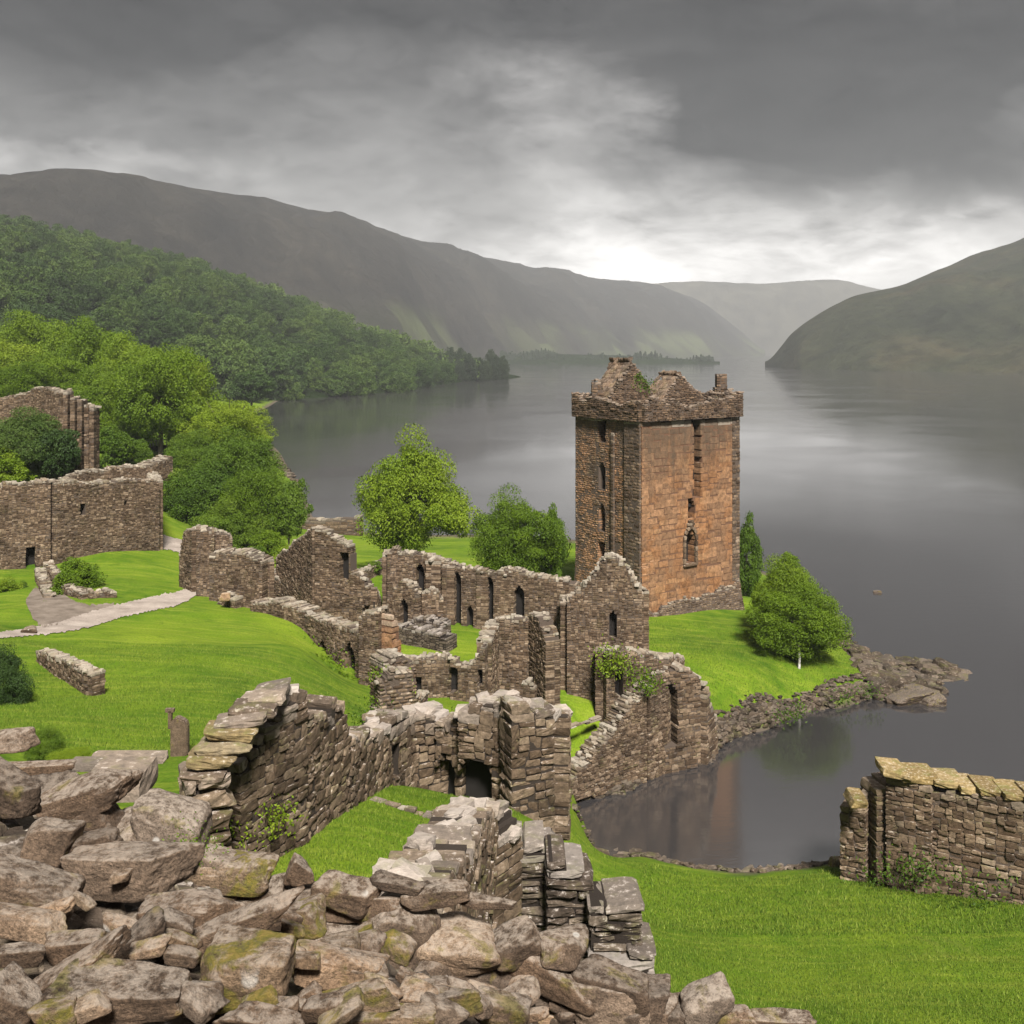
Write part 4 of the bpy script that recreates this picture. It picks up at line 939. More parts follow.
# ---------------------------------------------------------------- path
def ribbon(name, pts, mat, lift=.05, label=None):
    """pts: (px, row_far_edge, row_near_edge) standing on the ground"""
    pts = np.array(pts, float); n = 240
    t = np.linspace(0, len(pts) - 1, n); q = [np.interp(t, np.arange(len(pts)), pts[:, i]) for i in range(3)]
    rows = []
    for px, r0, r1 in zip(*q):
        a = vis_ground(px, r0); b = vis_ground(px, r1)
        k0 = .10 * mnoise.noise((px * .21, 1, 0)) + .06 * mnoise.noise((px * .9, 2, 0)); k1 = 1 + .10 * mnoise.noise((px * .21, 5, 0)) + .06 * mnoise.noise((px * .9, 6, 0))
        rows.append([(a[0] + (b[0] - a[0]) * u, a[1] + (b[1] - a[1]) * u) for u in np.linspace(k0, k1, 12)])
    A = np.array(rows); Z = gz(A[..., 0], A[..., 1]) + lift
    V = np.concatenate([A, Z[..., None]], -1).reshape(-1, 3); idx = np.arange(n * 12).reshape(n, 12)
    Q = np.stack([idx[:-1, :-1], idx[1:, :-1], idx[1:, 1:], idx[:-1, 1:]], -1).reshape(-1, 4)
    o = mesh_np(name, V, Q[:, ::-1], mat, smooth=True); tag(o, kind='structure'); return o
ribbon('path', [(-60, 639, 644), (0, 633, 639), (30, 629, 637), (60, 623, 634), (90, 613, 628), (120, 605, 619), (150, 598, 612), (172, 594, 608), (187, 590, 602), (203, 583, 592), (222, 577, 584)], M['path'])
ribbon('path_branch', [(26, 600, 604), (33, 590, 620), (44, 586, 630), (60, 592, 629), (74, 602, 625), (90, 606, 620), (114, 604, 612)], M['dirt'], .035)
ribbon('upper_path', [(150, 530, 548), (165, 536, 550), (180, 540, 553), (200, 545, 560), (215, 550, 566)], M['path'])

# ---------------------------------------------------------------- loose rocks
ICO = {}
def ico(n):
    if n not in ICO:
        bm = bmesh.new(); bmesh.ops.create_icosphere(bm, subdivisions=n, radius=1); bm.verts.ensure_lookup_table()
        ICO[n] = (np.array([v.co[:] for v in bm.verts]), np.array([[v.index for v in f.verts] for f in bm.faces])); bm.free()
    return ICO[n]
def rock_verts(seed, n=5, sharp=16, flat=1.0, rough=.035, pointed=False):
    rg = np.random.default_rng(seed); D, Fc = ico(n)
    pl = []
    for ax in range(3):
        for sg in (-1, 1):
            v = np.zeros(3); v[ax] = sg; v += rg.normal(0, .17, 3); pl.append((v / np.linalg.norm(v), rg.uniform(.8, 1.)))
    for _ in range(rg.integers(4, 8)):
        v = rg.normal(0, 1, 3); v /= np.linalg.norm(v); pl.append((v, rg.uniform(.92, 1.22)))
    if pointed: pl += [(np.array([.75, 0, .66]), .55), (np.array([-.8, 0, .6]), .6)]
    s = sum(np.clip(D @ v / d, 0, None) ** sharp for v, d in pl)
    r = s ** (-1. / sharp)
    ph = rg.uniform(0, 100)
    V = D * r[:, None]
    nz = np.array([mnoise.fractal(Vector((v[0] * 1.6 + ph, v[1] * 1.6, v[2] * 1.8)), .9, 2.1, 5 if n > 5 else 4) for v in V])
    st = np.array([mnoise.noise(Vector((v[0] * .5 + ph, v[1] * .5, v[2] * 5.))) for v in V])
    return V * (1 + rough * 1.9 * nz + rough * .12 * st)[:, None], Fc
def add_rock(px, py, w, h, roll=0, mat='rock', Y=None, seed=0, depth=None, n=5, label=None, group=None, name='rock', sharp=16, up=.3, pitch=None, rz=None, pointed=False, cat='rock'):
    rg = random.Random(seed)
    if Y is None:
        Ys = np.linspace(2.6, 11.5, 300); zs = H - (py - HR) / F * Ys; d = zs - gz((px - 512) / F * Ys, Ys) - up
        kk = np.argmax(d < 0); Y = Ys[kk] if d[kk] < 0 else 9.0
    V, Fc = rock_verts(seed, n, sharp, pointed=pointed)
    hw = w / 2 / F * Y; hh = h / 2 / F * Y * .92
    dp = depth or min(hw * .8, hh * .95) * rg.uniform(.85, 1.1)
    hz_ = hh * .9 if depth else max(hh * .6, (hh - .42 * min(dp, hh)) / .8)
    o = mesh_np(name, V * np.array([hw, dp, hz_]), Fc, M[mat], smooth=True)
    o.location = at(px, py, Y)
    o.rotation_euler = (R(rg.uniform(-10, 10) if pitch is None else pitch), R(-roll), R(rg.uniform(-14, 14) if rz is None else rz))
    tag(o, label, cat, group); return o
HE = [
 (75, 799, 104, 46, 16, 'rock', 'long pale rounded boulder near the top left of the heap'),
 (170, 822, 74, 60, -18, 'rock_grey', 'speckled grey boulder at the heap edge below the slab stack'),
 (123, 872, 108, 62, 2, 'rock_grey', 'large squarish grey block with chipped pale top, upper left of heap'),
 (48, 846, 52, 56, -25, 'rock', 'ridged pale stone leaning left of the squarish grey block'),
 (84, 850, 70, 44, 5, 'rock_dark', 'dark flat stone wedged behind the squarish grey block'),
 (10, 792, 66, 48, -25, 'rock_dark', 'dark slab sloping down at the left edge of the heap top'),
 (226, 872, 102, 48, -3, 'rock_yellow', 'rounded boulder covered in yellow-green lichen at the lawn edge'),
 (298, 869, 28, 38, 10, 'rock', 'small pointed upright stone against the near lawn'),
 (256, 894, 66, 34, 18, 'rock', 'brown flat stone under the yellow boulder beside the pointed one'),
 (349, 893, 62, 40, -5, 'rock', 'rounded brown stone against the near lawn right of the pointed one'),
 (33, 892, 86, 54, -22, 'rock', 'long brown slab sloping down left of the squarish grey block'),
 (28, 925, 74, 38, -3, 'rock_tan', 'pale tan block with flat top at the left edge'),
 (75, 947, 66, 36, 6, 'rock', 'small stone with orange lichen spot beside the pale tan block'),
 (17, 956, 50, 28, 0, 'rock', 'small pale stone at the left edge beneath the tan block'),
 (180, 912, 92, 36, 4, 'rock', 'long brown stone with white spots below the yellow boulder'),
 (226, 932, 132, 38, 17, 'rock', 'long pale slab slanting up to the right in mid heap'),
 (246, 970, 92, 78, -6, 'rock_yellow', 'big block with mustard lichen top and white spots, middle of heap'),
 (66, 976, 100, 36, 24, 'rock', 'long narrow pale stone slanting up towards the mustard block'),
 (122, 994, 134, 56, -4, 'rock', 'large lens-shaped brown boulder at the bottom left'),
 (294, 922, 70, 42, 18, 'rock_yellow', 'olive-tinged block tilted up at the right of the long pale slab'),
 (338, 966, 96, 44, -12, 'rock_tan', 'pale smooth rounded block right of the mustard block'),
 (345, 1001, 108, 34, 18, 'rock_yellow', 'long stone with ochre lichen band at the bottom'),
 (398, 936, 70, 84, 4, 'rock_grey', 'tall upright grey slab face in the middle of the heap'),
 (454, 947, 86, 68, -3, 'rock_tan', 'squarish pale block with a yellow lichen stripe'),
 (366, 909, 84, 26, 10, 'rock', 'flat pale stone lying behind the tall grey slab'),
 (434, 893, 72, 28, 3, 'rock', 'long flat stone resting at the foot of the pale field wall'),
 (396, 884, 56, 18, -4, 'rock_dark', 'thin dark slab poking out behind the long flat stone'),
 (514, 946, 56, 44, 14, 'rock', 'mottled boulder right of the squarish pale block'),
 (536, 973, 80, 34, 24, 'rock_tan', 'smooth tan slab tilted up to the right'),
 (606, 1001, 78, 58, 0, 'rock_grey', 'big rounded grey boulder below the dark square pier'),
 (563, 950, 50, 40, 0, 'rock', 'pale rounded stone between the tan slab and the dark pier'),
 (706, 1001, 52, 42, 0, 'rock_grey', 'blocky grey boulder alone at the lawn bottom'),
 (724, 1019, 60, 24, 8, 'rock', 'low stone in front of the blocky grey boulder'),
 (772, 1021, 66, 22, 0, 'rock', 'low brown stone furthest right along the bottom edge'),
 (392, 1020, 96, 32, 0, 'rock_yellow', 'ochre rounded stone cut by the bottom edge'),
 (443, 1007, 62, 34, 12, 'rock', 'brown stone right of the ochre one at the bottom edge'),
 (502, 1009, 60, 38, -8, 'rock', 'pitted stone at the bottom edge beneath the tan slab'),
 (272, 1019, 72, 26, -8, 'rock', 'flat pale stone at the bottom edge under the mustard block'),
 (14, 740, 40, 32, 5, 'rock_grey', 'isolated pale block at the left edge above the heap'),
 (30, 770, 90, 22, -2, 'rock', 'flat layered slab under the isolated pale block'),
 (484, 902, 60, 14, 0, 'rock', 'thin flat stone at the foot of the pale field wall end'),
 (196, 1004, 50, 26, 10, 'rock_dark', 'dark stone between the lens-shaped and mustard boulders'),
 (10, 1003, 60, 50, -30, 'rock', 'sloping stone in the bottom left corner'),
 (140, 938, 60, 36, 30, 'rock_dark', 'dark tilted stone in the hollow of the heap'),
 (655, 1010, 46, 40, -5, 'rock', 'narrow stone right of the big rounded grey boulder'),
 (570, 1012, 40, 36, 0, 'rock_dark', 'dark small stone left of the big rounded grey boulder'),
]
for i, (px, py, w, h, ro, mt, lb) in enumerate(HE):
    kw = {}
    if (px, py) == (298, 869): kw = dict(pointed=True)
    if py < 760: kw['Y'] = 10.3
    if (px, py) == (30, 770): kw['Y'] = 9.6
    big = w * h > 3000
    add_rock(px, py, w * 1.04, h * 1.04, ro, mt, seed=500 + i, n=6 if big else 5, label=lb, name='boulder' if big else 'loose_stone', group='stones of the near rubble heap', up=.32, **kw)
# the smaller stones between and under them, mostly dark to paint in crevice shade
def heap_top(px): return float(np.interp(px, [-900, -80, 0, 100, 200, 300, 400, 520, 600, 650, 690, 820], [800, 775, 785, 800, 850, 895, 905, 945, 970, 990, 1005, 1030]))
rg = random.Random(99); cnt = 0
for row in range(20):
    for colm in range(15):
        px = -40 + colm * 60 + rg.uniform(-24, 24) + (row % 2) * 30; py = 770 + row * 15.5 + rg.uniform(-7, 7)
        if py < heap_top(px) + 12 or px > 800 or rg.random() < .25: continue
        s = rg.uniform(52, 92)
        add_rock(px, py, s * rg.uniform(.85, 1.15), s * rg.uniform(.6, .85), rg.uniform(-28, 28), rg.choice(['rock', 'rock_dark', 'rock_dark', 'rock_dark', 'rock_grey']), seed=3000 + row * 50 + colm, n=5,
                 label='small brown stone wedged among the boulders of the near rubble heap', name='wedged_stone', group='wedged stones of the near rubble heap', up=-.10, cat='stone'); cnt += 1
for i in range(64):                                       # the heap runs on past the left edge of the view
    px = -60 - 620 * rg.random(); py = rg.uniform(800, 1080); s = rg.uniform(75, 135)
    add_rock(px, py, s * rg.uniform(.95, 1.4), s * rg.uniform(.6, .85), rg.uniform(-25, 25), rg.choice(['rock', 'rock_dark', 'rock_grey']), seed=7000 + i, n=4,
             label='small brown stone wedged among the boulders of the near rubble heap', name='wedged_stone', group='wedged stones of the near rubble heap', up=.12, cat='stone')
for i in range(70):
    px = rg.uniform(10, 640); py = rg.uniform(heap_top(px) + 25, 1018); s = rg.uniform(20, 40)
    add_rock(px, py, s * rg.uniform(1., 1.5), s * rg.uniform(.6, .9), rg.uniform(-30, 30), rg.choice(['rock', 'rock_tan', 'rock_grey', 'rock_yellow']), seed=9000 + i, n=4,
             label='small loose stone lying on the boulders of the near rubble heap', name='small_stone', group='small stones scattered on the near rubble heap', up=.34, cat='stone')
# earth and gravel between the stones, dark colour standing in for gap shade
k = Masonry(2, 4, .1, 90)
for i in range(6500):
    px = rg.uniform(-900, 900); Y = rg.uniform(2.6, 10.2); x, y, z = gpx(px, Y)
    if HR + (H - z) / Y * F < heap_top(px) - 10: continue
    s_ = rg.uniform(.03, .11); r_ = rg.uniform(0, 6.28)
    k.stone((x, y, z + .03), (s_ * 1.3, s_, s_ * .7), (math.cos(r_), math.sin(r_), .2), (-math.sin(r_), math.cos(r_), 0), (0, .1, 1))
tag(k.build('rubble', [M['ruin_dark']]), 'dark small rubble between the boulders', 'rubble', kind='stuff')

# ---------------------------------------------------------------- shore rocks
k = Masonry(2, 4, .12, 91); rg = random.Random(91)
def shore(pts, width, size, dens, up=.0, mi=0):
    P_ = [np.array([(px - 512) / F * (H * F / (py - HR)), H * F / (py - HR)]) for px, py in pts]
    for a, b in zip(P_[:-1], P_[1:]):
        L = np.linalg.norm(b - a); n = int(L * dens)
        for i in range(n):
            t = rg.random(); p = a + (b - a) * t; d = rg.gauss(0, width / 2); s_ = rg.uniform(*size)
            nx = np.array([(b - a)[1], -(b - a)[0]]) / L; p = p + nx * d
            z = max(gzs(p[0], p[1]), -.2) + rg.uniform(-.1, .15) * s_ + up
            r_ = math.atan2((b - a)[1], (b - a)[0]) + rg.gauss(0, .5); tl = rg.gauss(0, .2)
            k.stone((p[0], p[1], z), (s_ * rg.uniform(.8, 1.7), s_ * rg.uniform(.5, .9), s_ * rg.uniform(.25, .5)), (math.cos(r_), math.sin(r_), tl), (-math.sin(r_), math.cos(r_), 0), (-tl * math.cos(r_), -tl * math.sin(r_), 1), .6 * rg.random() ** 2, mi)
shore([(698, 738), (712, 748), (722, 740), (765, 724), (800, 712), (840, 702), (878, 693)], .45, (.12, .36), 60)
shore([(722, 736), (765, 719), (800, 708), (840, 696), (878, 687)], .3, (.1, .22), 16, .1)
shore([(878, 697), (905, 692), (925, 688), (935, 690)], 2.0, (.35, .9), 20, .15)
shore([(868, 668), (900, 664), (930, 664), (952, 673), (930, 680), (905, 680), (868, 668)], 1.6, (.35, .9), 9, .1)
shore([(850, 652), (868, 664), (880, 680), (890, 690)], 1.5, (.4, 1.0), 10, .1)
shore([(825, 612), (850, 650)], 1., (.2, .6), 5)
shore([(548, 838), (590, 846), (640, 859), (700, 871), (780, 873), (840, 864)], .35, (.08, .24), 16, .05)
shore([(600, 846), (630, 853), (655, 855)], 1.2, (.2, .5), 8, .0)
shore([(550, 802), (600, 795), (660, 778), (712, 757)], .7, (.15, .4), 18, -.1)
shore([(300, 520), (294, 482), (262, 440), (240, 412)], 1., (.3, .8), 1.5)
tag(k.build('shore_rocks', [M['shore']]), 'brown rocks and shingle along the water edge', 'rocks', kind='stuff')
for i, (px, py, w, h, Y, lb) in enumerate([
    (915, 668, 80, 22, 88, 'broad dark layered rock shelf, outermost but one on the point'), (950, 669, 44, 20, 86.5, 'outermost rock of the point, jutting into the loch'),
    (885, 664, 36, 16, 89, 'pale-topped rock at the root of the outer shelf'), (905, 692, 60, 20, 79.5, 'blocky inner rock on the near side of the point'),
    (925, 694, 32, 22, 79, 'rounded rock ending the near side of the point'), (870, 694, 60, 18, 80.5, 'dark ledge rock where the tower lawn meets the point')]):
    add_rock(px, py + 5, w * .85, h * .8, -6 + 3 * i, 'rock_wet', Y=Y, seed=800 + i, n=6, label=lb, name='outcrop', group='rocks of the point', depth=1.8, sharp=12, rz=15)
add_rock(877, 592, 9, 4, 0, 'rock_wet', Y=114, seed=830, label='tiny dark rock alone in the loch beyond the round tree', name='skerry', depth=.4)
add_rock(838, 866, 16, 22, 10, 'yellow' if False else 'rock_yellow', Y=52.5, seed=831, label='leaning yellow-brown stone at the foot of the shore wall end', name='boulder')
add_rock(30, 630, 14, 9, 0, 'rock_dark', Y=61.5, seed=832, label='small dark block standing on grass between the paths', name='dark_block', sharp=24)
add_rock(662, 636, 6, 5, 0, 'rock_grey', Y=86, seed=833, label='tiny white stone on the grass below the tower', name='pale_stone')
add_rock(226, 597, 10, 12, 0, 'rock_tan', Y=73.5, seed=834, label='pale rounded stone leaning at the foot of the gate piers', name='pale_stone')
# fallen blocks at the lawn edge
def block(name, boxes, mat, label, cat='stone block'):
    k = Masonry(4, 20, .03, len(label)); k.jit = .12
    for px, py, w, h, Y, dp, ro in boxes:
        a = R(ro); p = at(px, py, Y); k.stone(p, (w / 2 / F * Y, dp, h / 2 / F * Y), (math.cos(a), 0, math.sin(a)), (0, 1, 0), (-math.sin(a), 0, math.cos(a)), .3)
    return tag(k.build(name, [M[mat]]), label, cat)
block('cut_block', [(122, 779, 56, 26, 13.5, .35, 0)], 'ruin_near', 'square cut stone block at the edge of the heap below the long slab')
block('long_slab', [(130, 757, 74, 8, 15.2, .12, 0), (100, 764, 60, 8, 14.6, .14, 0)], 'ruin_near', 'pair of long thin slabs lying on the lawn edge above the cut block')
# carved standing post
bm = bmesh.new(); Y = 36.; prof = [(-.30, 0, -.2), (-.30, 0, 1.05), (-.10, 0, 1.25), (.22, 0, 1.1), (.30, 0, .95), (.30, 0, -.1), (.1, 0, -.35)]
fr = [bm.verts.new((a, -.16, c)) for a, b, c in prof]; bk = [bm.verts.new((a, .16, c)) for a, b, c in prof]
bm.faces.new(fr); bm.faces.new(bk[::-1])
for i in range(len(prof)): j = (i + 1) % len(prof); bm.faces.new((fr[j], fr[i], bk[i], bk[j]))
bmesh.ops.bevel(bm, geom=bm.edges[:], offset=.04, segments=2, affect='EDGES')
for a0, a1, z0, z1 in ((-.40, -.28, .8, 1.42), (-.5, -.2, 1.38, 1.5)):
    r_ = bmesh.ops.create_cube(bm, size=1); bmesh.ops.scale(bm, vec=(a1 - a0, .16, z1 - z0), verts=r_['verts']); bmesh.ops.translate(bm, vec=((a0 + a1) / 2, 0, (z0 + z1) / 2), verts=r_['verts'])
me = bpy.data.meshes.new('carved_post'); bm.to_mesh(me); me.materials.append(M['post']); o = bpy.data.objects.new('carved_post', me); C.objects.link(o)
px_, py_ = 180, 752; o.location = at(px_, py_, Y); o.location.z = gzs(o.location.x, Y) + .15; tag(o, 'weathered upright stone post left of the slab stack', 'post')
# little fence bridge at the top of the lane
fb = empty('lane_railing', at(157, 447, 175)); tag(fb, 'small white railing on a low wall among the left trees', 'railing')
def boxmesh(name, boxes, mat, parent):
    bm = bmesh.new()
    for c, s_ in boxes:
        r_ = bmesh.ops.create_cube(bm, size=1); bmesh.ops.scale(bm, vec=s_, verts=r_['verts']); bmesh.ops.translate(bm, vec=c, verts=r_['verts'])
    me = bpy.data.meshes.new(name); bm.to_mesh(me); bm.free(); me.materials.append(mat); o = bpy.data.objects.new(name, me); C.objects.link(o); o.parent = parent; return o
fb.rotation_euler = (0, R(-8), 0)
boxmesh('rail', [((0, 0, 1.05), (6, .15, .14))], M['birch'], fb)
for i in range(11): boxmesh('baluster', [((-2.8 + i * .56, 0, .62), (.14, .12, .84))], M['birch'], fb)
boxmesh('plinth', [((0, 0, -.6), (6.2, .5, 1.5))], M['ruin_dark'], fb)
# thin kerb line edging the near lawn and the low coping under the arched ruin
ruin('lawn_kerb', 'thin pale stone kerb curving round the near lawn below the arched ruin', 'kerb', 92, [
    dict(a=(372, 27.8), b=(405, 27.2), top=[(372, 798), (405, 806)], base=[(372, 806), (405, 814)], th=.3, sw=(.3, .6), sh=(.1, .16), ragged=.0, rubble=0, crest_c=1),
    dict(a=(405, 27.2), b=(442, 26.9), top=[(405, 806), (442, 817)], base=[(405, 814), (442, 826)], th=.3, sw=(.3, .6), sh=(.1, .16), ragged=.0, rubble=0, crest_c=1)], mat='ruin_near')
ruin('strip_kerb', 'thin grey kerb crossing the grass strip beside the low ivy block', 'kerb', 93, [
    dict(a=(560, 61.5), b=(600, 64), top=[(545, 733), (600, 716)], base=[(545, 736), (600, 719)], th=.3, sw=(.5, 1.), sh=(.1, .14), ragged=.0, rubble=0, crest_c=1)])
# ---------------------------------------------------------------- trees
def crown_mesh(name, seed, nblob, per, leaf, mat, sq=1.0, low=-.85, shape='round', spread=.95):
    """leaf clumps over many small lobes in a unit crown (radius 1, centre at the origin)"""
    rg = np.random.default_rng(seed); cs = []; rs = []
    tries = 0
    while len(cs) < nblob and tries < 20000:
        tries += 1
        v = rg.normal(0, 1, 3); v /= np.linalg.norm(v); rad = rg.uniform(.35, 1) ** .45 * .80
        p = v * rad
        if p[2] < low: continue
        if shape == 'cone': 
            k = (1 - (p[2] + 1) / 2) ** .75 * 1.15 + .08; p[:2] *= k
        elif shape == 'egg':
            k = 1.12 - .72 * max(0, (p[2] + .25)) ** 1.1; p[:2] *= k
        sw_ = mnoise.noise((v[0] * 1.7 + seed * 3.1, v[1] * 1.7, v[2] * 1.7)); p = p * (1 + (.55 if shape != 'cone' else .15) * sw_)
        r = rg.uniform(.12, .30) * spread * (1 if shape != 'cone' else .8)
        if any(np.linalg.norm(p - q) < .17 for q in cs): continue
        cs.append(p); rs.append(r)
    cs = np.array(cs); rs = np.array(rs); nb = len(cs)
    b = np.repeat(np.arange(nb), per); n = len(b)
    d = rg.normal(0, 1, (n, 3)); d[:, 2] += .35; d /= np.linalg.norm(d, axis=1)[:, None]
    rr = rg.uniform(.62, 1.08, n)
    P_ = cs[b] + d * (rs[b] * rr)[:, None] * np.array([1.15, 1.15, .85])
    nn = d * .7 + rg.normal(0, .55, (n, 3)) + np.array([0, 0, .35]); nn /= np.linalg.norm(nn, axis=1)[:, None]
    t1 = np.cross(nn, rg.normal(0, 1, (n, 3))); t1 /= np.linalg.norm(t1, axis=1)[:, None]; t2 = np.cross(nn, t1)
    s = leaf * rg.uniform(.6, 1.25, n)[:, None]
    Vq = np.stack([P_ - t1 * s, P_ - t2 * s * .55 - nn * s * .12, P_ + t1 * s, P_ + t2 * s * .55 - nn * s * .12], 1).reshape(-1, 3)
    Qq = np.arange(n * 4).reshape(n, 4)
    br = rg.random(nb); rv = np.clip(br[b] * .5 + rg.random(n) * .5, 0, 1)
    return mesh_np(name, Vq, Qq, mat, {'rnd': rv}, link=False)
def tube(verts, faces, pts, rad, seg=7):
    b = len(verts); pts = [Vector(p) for p in pts]
    for i, p in enumerate(pts):
        d = (pts[min(i + 1, len(pts) - 1)] - pts[max(i - 1, 0)]).normalized(); a = d.orthogonal().normalized(); c = d.cross(a)
        for j in range(seg):
            an = j / seg * 6.2832; verts.append(tuple(p + (a * math.cos(an) + c * math.sin(an)) * rad[i]))
    for i in range(len(pts) - 1):
        for j in range(seg): faces.append((b + i * seg + j, b + i * seg + (j + 1) % seg, b + (i + 1) * seg + (j + 1) % seg, b + (i + 1) * seg + j))
def trunk_mesh(seed, mat, n=9):
    rg = random.Random(seed); v = []; f = []      # unit height from z=0 to the crown's heart at z=1
    tube(v, f, [(0, 0, -.15), (.01, .01, .1), (-.02, .01, .45), (.02, -.02, .8), (0, 0, 1.25)], [.075, .055, .045, .032, .01], 8)
    for i in range(n):
        a = i * 2.4 + rg.random(); z = rg.uniform(.3, .9); l = rg.uniform(.4, .75)
        tube(v, f, [(0, 0, z), (math.cos(a) * l * .45, math.sin(a) * l * .45, z + .15 + l * .2), (math.cos(a) * l, math.sin(a) * l, z + .2 + l * .6)], [.028, .018, .005], 5)
    return mesh_np('trunk', v, f, mat, smooth=True, link=False)
CM = {}
def crown(kind, mat, q):
    k = (kind, mat, q)
    if k not in CM:
        nb, per, lf = {'hero': (125, 560, .0205), 'mid': (85, 200, .042), 'hill': (52, 130, .05)}[q.split('_')[0]]
        sd = abs(hash_(k)) % 9999
        CM[k] = crown_mesh('crown', sd, nb, per, lf, M[mat], shape=kind, spread={'hill': 1.1}.get(q.split('_')[0], 1.))
    return CM[k]
def hash_(k): return sum((i + 1) * ord(c) for i, c in enumerate('|'.join(k)))
TR_M = [trunk_mesh(s, M['bark']) for s in (1, 2, 3)]; BIRCH = trunk_mesh(5, M['birch'])
def tree(px, top, bot, w, Y, mat='leaf', kind='round', q='mid', label='', group=None, name='tree', cat='tree', deep=None, birch=False, rz=None, trunk_low=None, s=0):
    """a broadleaf: crown spans rows top..bot and w px at distance Y"""
    rgt = random.Random(px * 31 + top)
    c = at(px, (top + bot) / 2, Y); hh = (bot - top) / 2 / F * Y; hw = w / 2 / F * Y
    gz_ = gzs(c[0], Y); base = min(gz_, c[2] - hh * .95)
    r = empty(name, (c[0], Y, base), rgt.uniform(0, 6.28) if rz is None else rz); tag(r, label, cat, group)
    cr = bpy.data.objects.new('crown', crown(kind, mat, q + '_%d' % (s or rgt.randint(0, 1)))); C.objects.link(cr); cr.parent = r
    cr.location = (0, 0, c[2] - base); cr.scale = (hw, deep or hw, hh)
    hgt = c[2] - base
    t = bpy.data.objects.new('trunk', BIRCH if birch else TR_M[rgt.randint(0, 2)]); C.objects.link(t); t.parent = r; t.scale = (hw * .95, hw * .95, hgt) if cat == 'tree' else (hw * .55, hw * .55, hgt * .8)
    return r
# lone trees and the trees round the tower
tree(413, 431, 562, 108, 99, 'leaf_bright', 'egg', 'hero', 'tall bright lone tree, larger of the two behind the curtain wall', deep=5.5, s=1)
tree(513, 494, 588, 84, 98, 'leaf_bright', 'round', 'hero', 'rounded lone tree, smaller of the two behind the curtain wall', s=2)
tree(552, 503, 590, 34, 101, 'leaf', 'egg', 'mid', 'narrow dark tree tucked between the rounded lone tree and the tower')
tree(747, 514, 600, 34, 104, 'leaf', 'egg', 'mid', 'slim dark green tree close against the tower right wall')
tree(786, 548, 640, 70, 88, 'leaf_bright', 'egg', 'hero', 'upper bright tree on the tower lawn right of the tower', s=3)
tree(798, 585, 662, 104, 83.5, 'leaf_bright', 'round', 'hero', 'wide low spreading tree near the rocky point', deep=4., s=4)
_v = []; _f = []; tube(_v, _f, [(0, 0, -.1), (.01, 0, .5), (0, .01, 1)], [.028, .022, .015], 8); bt = bpy.data.objects.new('trunk', mesh_np('stem', _v, _f, M['birch'], smooth=True, link=False)); C.objects.link(bt)
bt.scale = (4.2, 4.2, 1.9); bt.location = at(799, 672, 81.); bt.location.z = gzs(bt.location.x, 81.); bt.name = 'birch_sapling'; tag(bt, 'slim white bare birch stem under the edge of the spreading tree', 'sapling')
# rounded trees at the bend of the lane
for a in [(228, 397, 462, 82, 150, 'leaf_bright', 'big round tree crown at the top of the lane-side clump'), (195, 432, 500, 66, 128, 'leaf', 'darker rounded tree at the upper left of the clump'),
          (240, 432, 520, 84, 124, 'leaf', 'middle tree of the lochside clump'), (205, 462, 548, 92, 117, 'leaf', 'broad dark-green tree at the lower left of the clump'),
          (262, 462, 552, 74, 114, 'leaf_bright', 'bright tree at the lower right of the clump'), (289, 476, 545, 40, 113, 'leaf', 'outermost tree of the clump above the water'),
          (232, 500, 560, 80, 112, 'leaf', 'low bushy tree at the foot of the clump'), (180, 470, 535, 44, 119, 'leaf', 'leftmost small tree of the clump beside the rubble bank')]:
    tree(*a[:6], 'round', 'hero' if a[3] > 60 else 'mid', a[6], group='trees at the bend of the lane')
# bright wood at the left
LT = [(-45, 322, 440, 95, 205, 'bright tree cut by the left edge behind the buttressed ruin'), (0, 330, 425, 80, 185, 'bright tree at the left edge above the dark bush'), (28, 312, 400, 84, 210, 'farthest high bright crown of the left wood'),
      (66, 322, 450, 80, 195, 'bright crown second from the left in the wood'), (100, 319, 452, 86, 188, 'highest bright crown in the middle of the left wood'), (132, 334, 456, 78, 176, 'bright crown just left of the big lane tree'),
      (160, 338, 450, 96, 165, 'big bright round tree at the right end of the left wood'), (186, 352, 452, 60, 168, 'bright crown at the right flank of the big round tree'), (55, 352, 430, 84, 172, 'bright crown directly above the buttressed ruin'),
      (104, 366, 458, 70, 164, 'lower bright tree right of the buttressed ruin'), (20, 362, 420, 80, 165, 'lower bright tree above the left end of the buttressed ruin')]
for px, t, b, w, Y, lb in LT: tree(px, t, b, w, Y, 'leaf_bright', 'round', 'hero', lb, group='bright trees of the left wood')
MT = [(252, 368, 406, 46, 420, 'small mid-green tree on the low spit beyond the lane clump'), (214, 338, 414, 60, 480, 'mid-green tree behind the right flank of the bright wood'), (238, 334, 410, 56, 500, 'mid-green tree peeping over the lane clump'), (264, 342, 404, 52, 545, 'mid-green lakeside tree beyond the lane clump'),
      (285, 346, 402, 44, 570, 'mid-green tree where the wood meets the dark water'), (196, 330, 390, 50, 470, 'mid-green tree above the big round tree')]
for px, t, b, w, Y, lb in MT: tree(px, t, b, w, Y, 'leaf_hill', 'round', 'mid', lb, group='mid-green trees behind the lane')
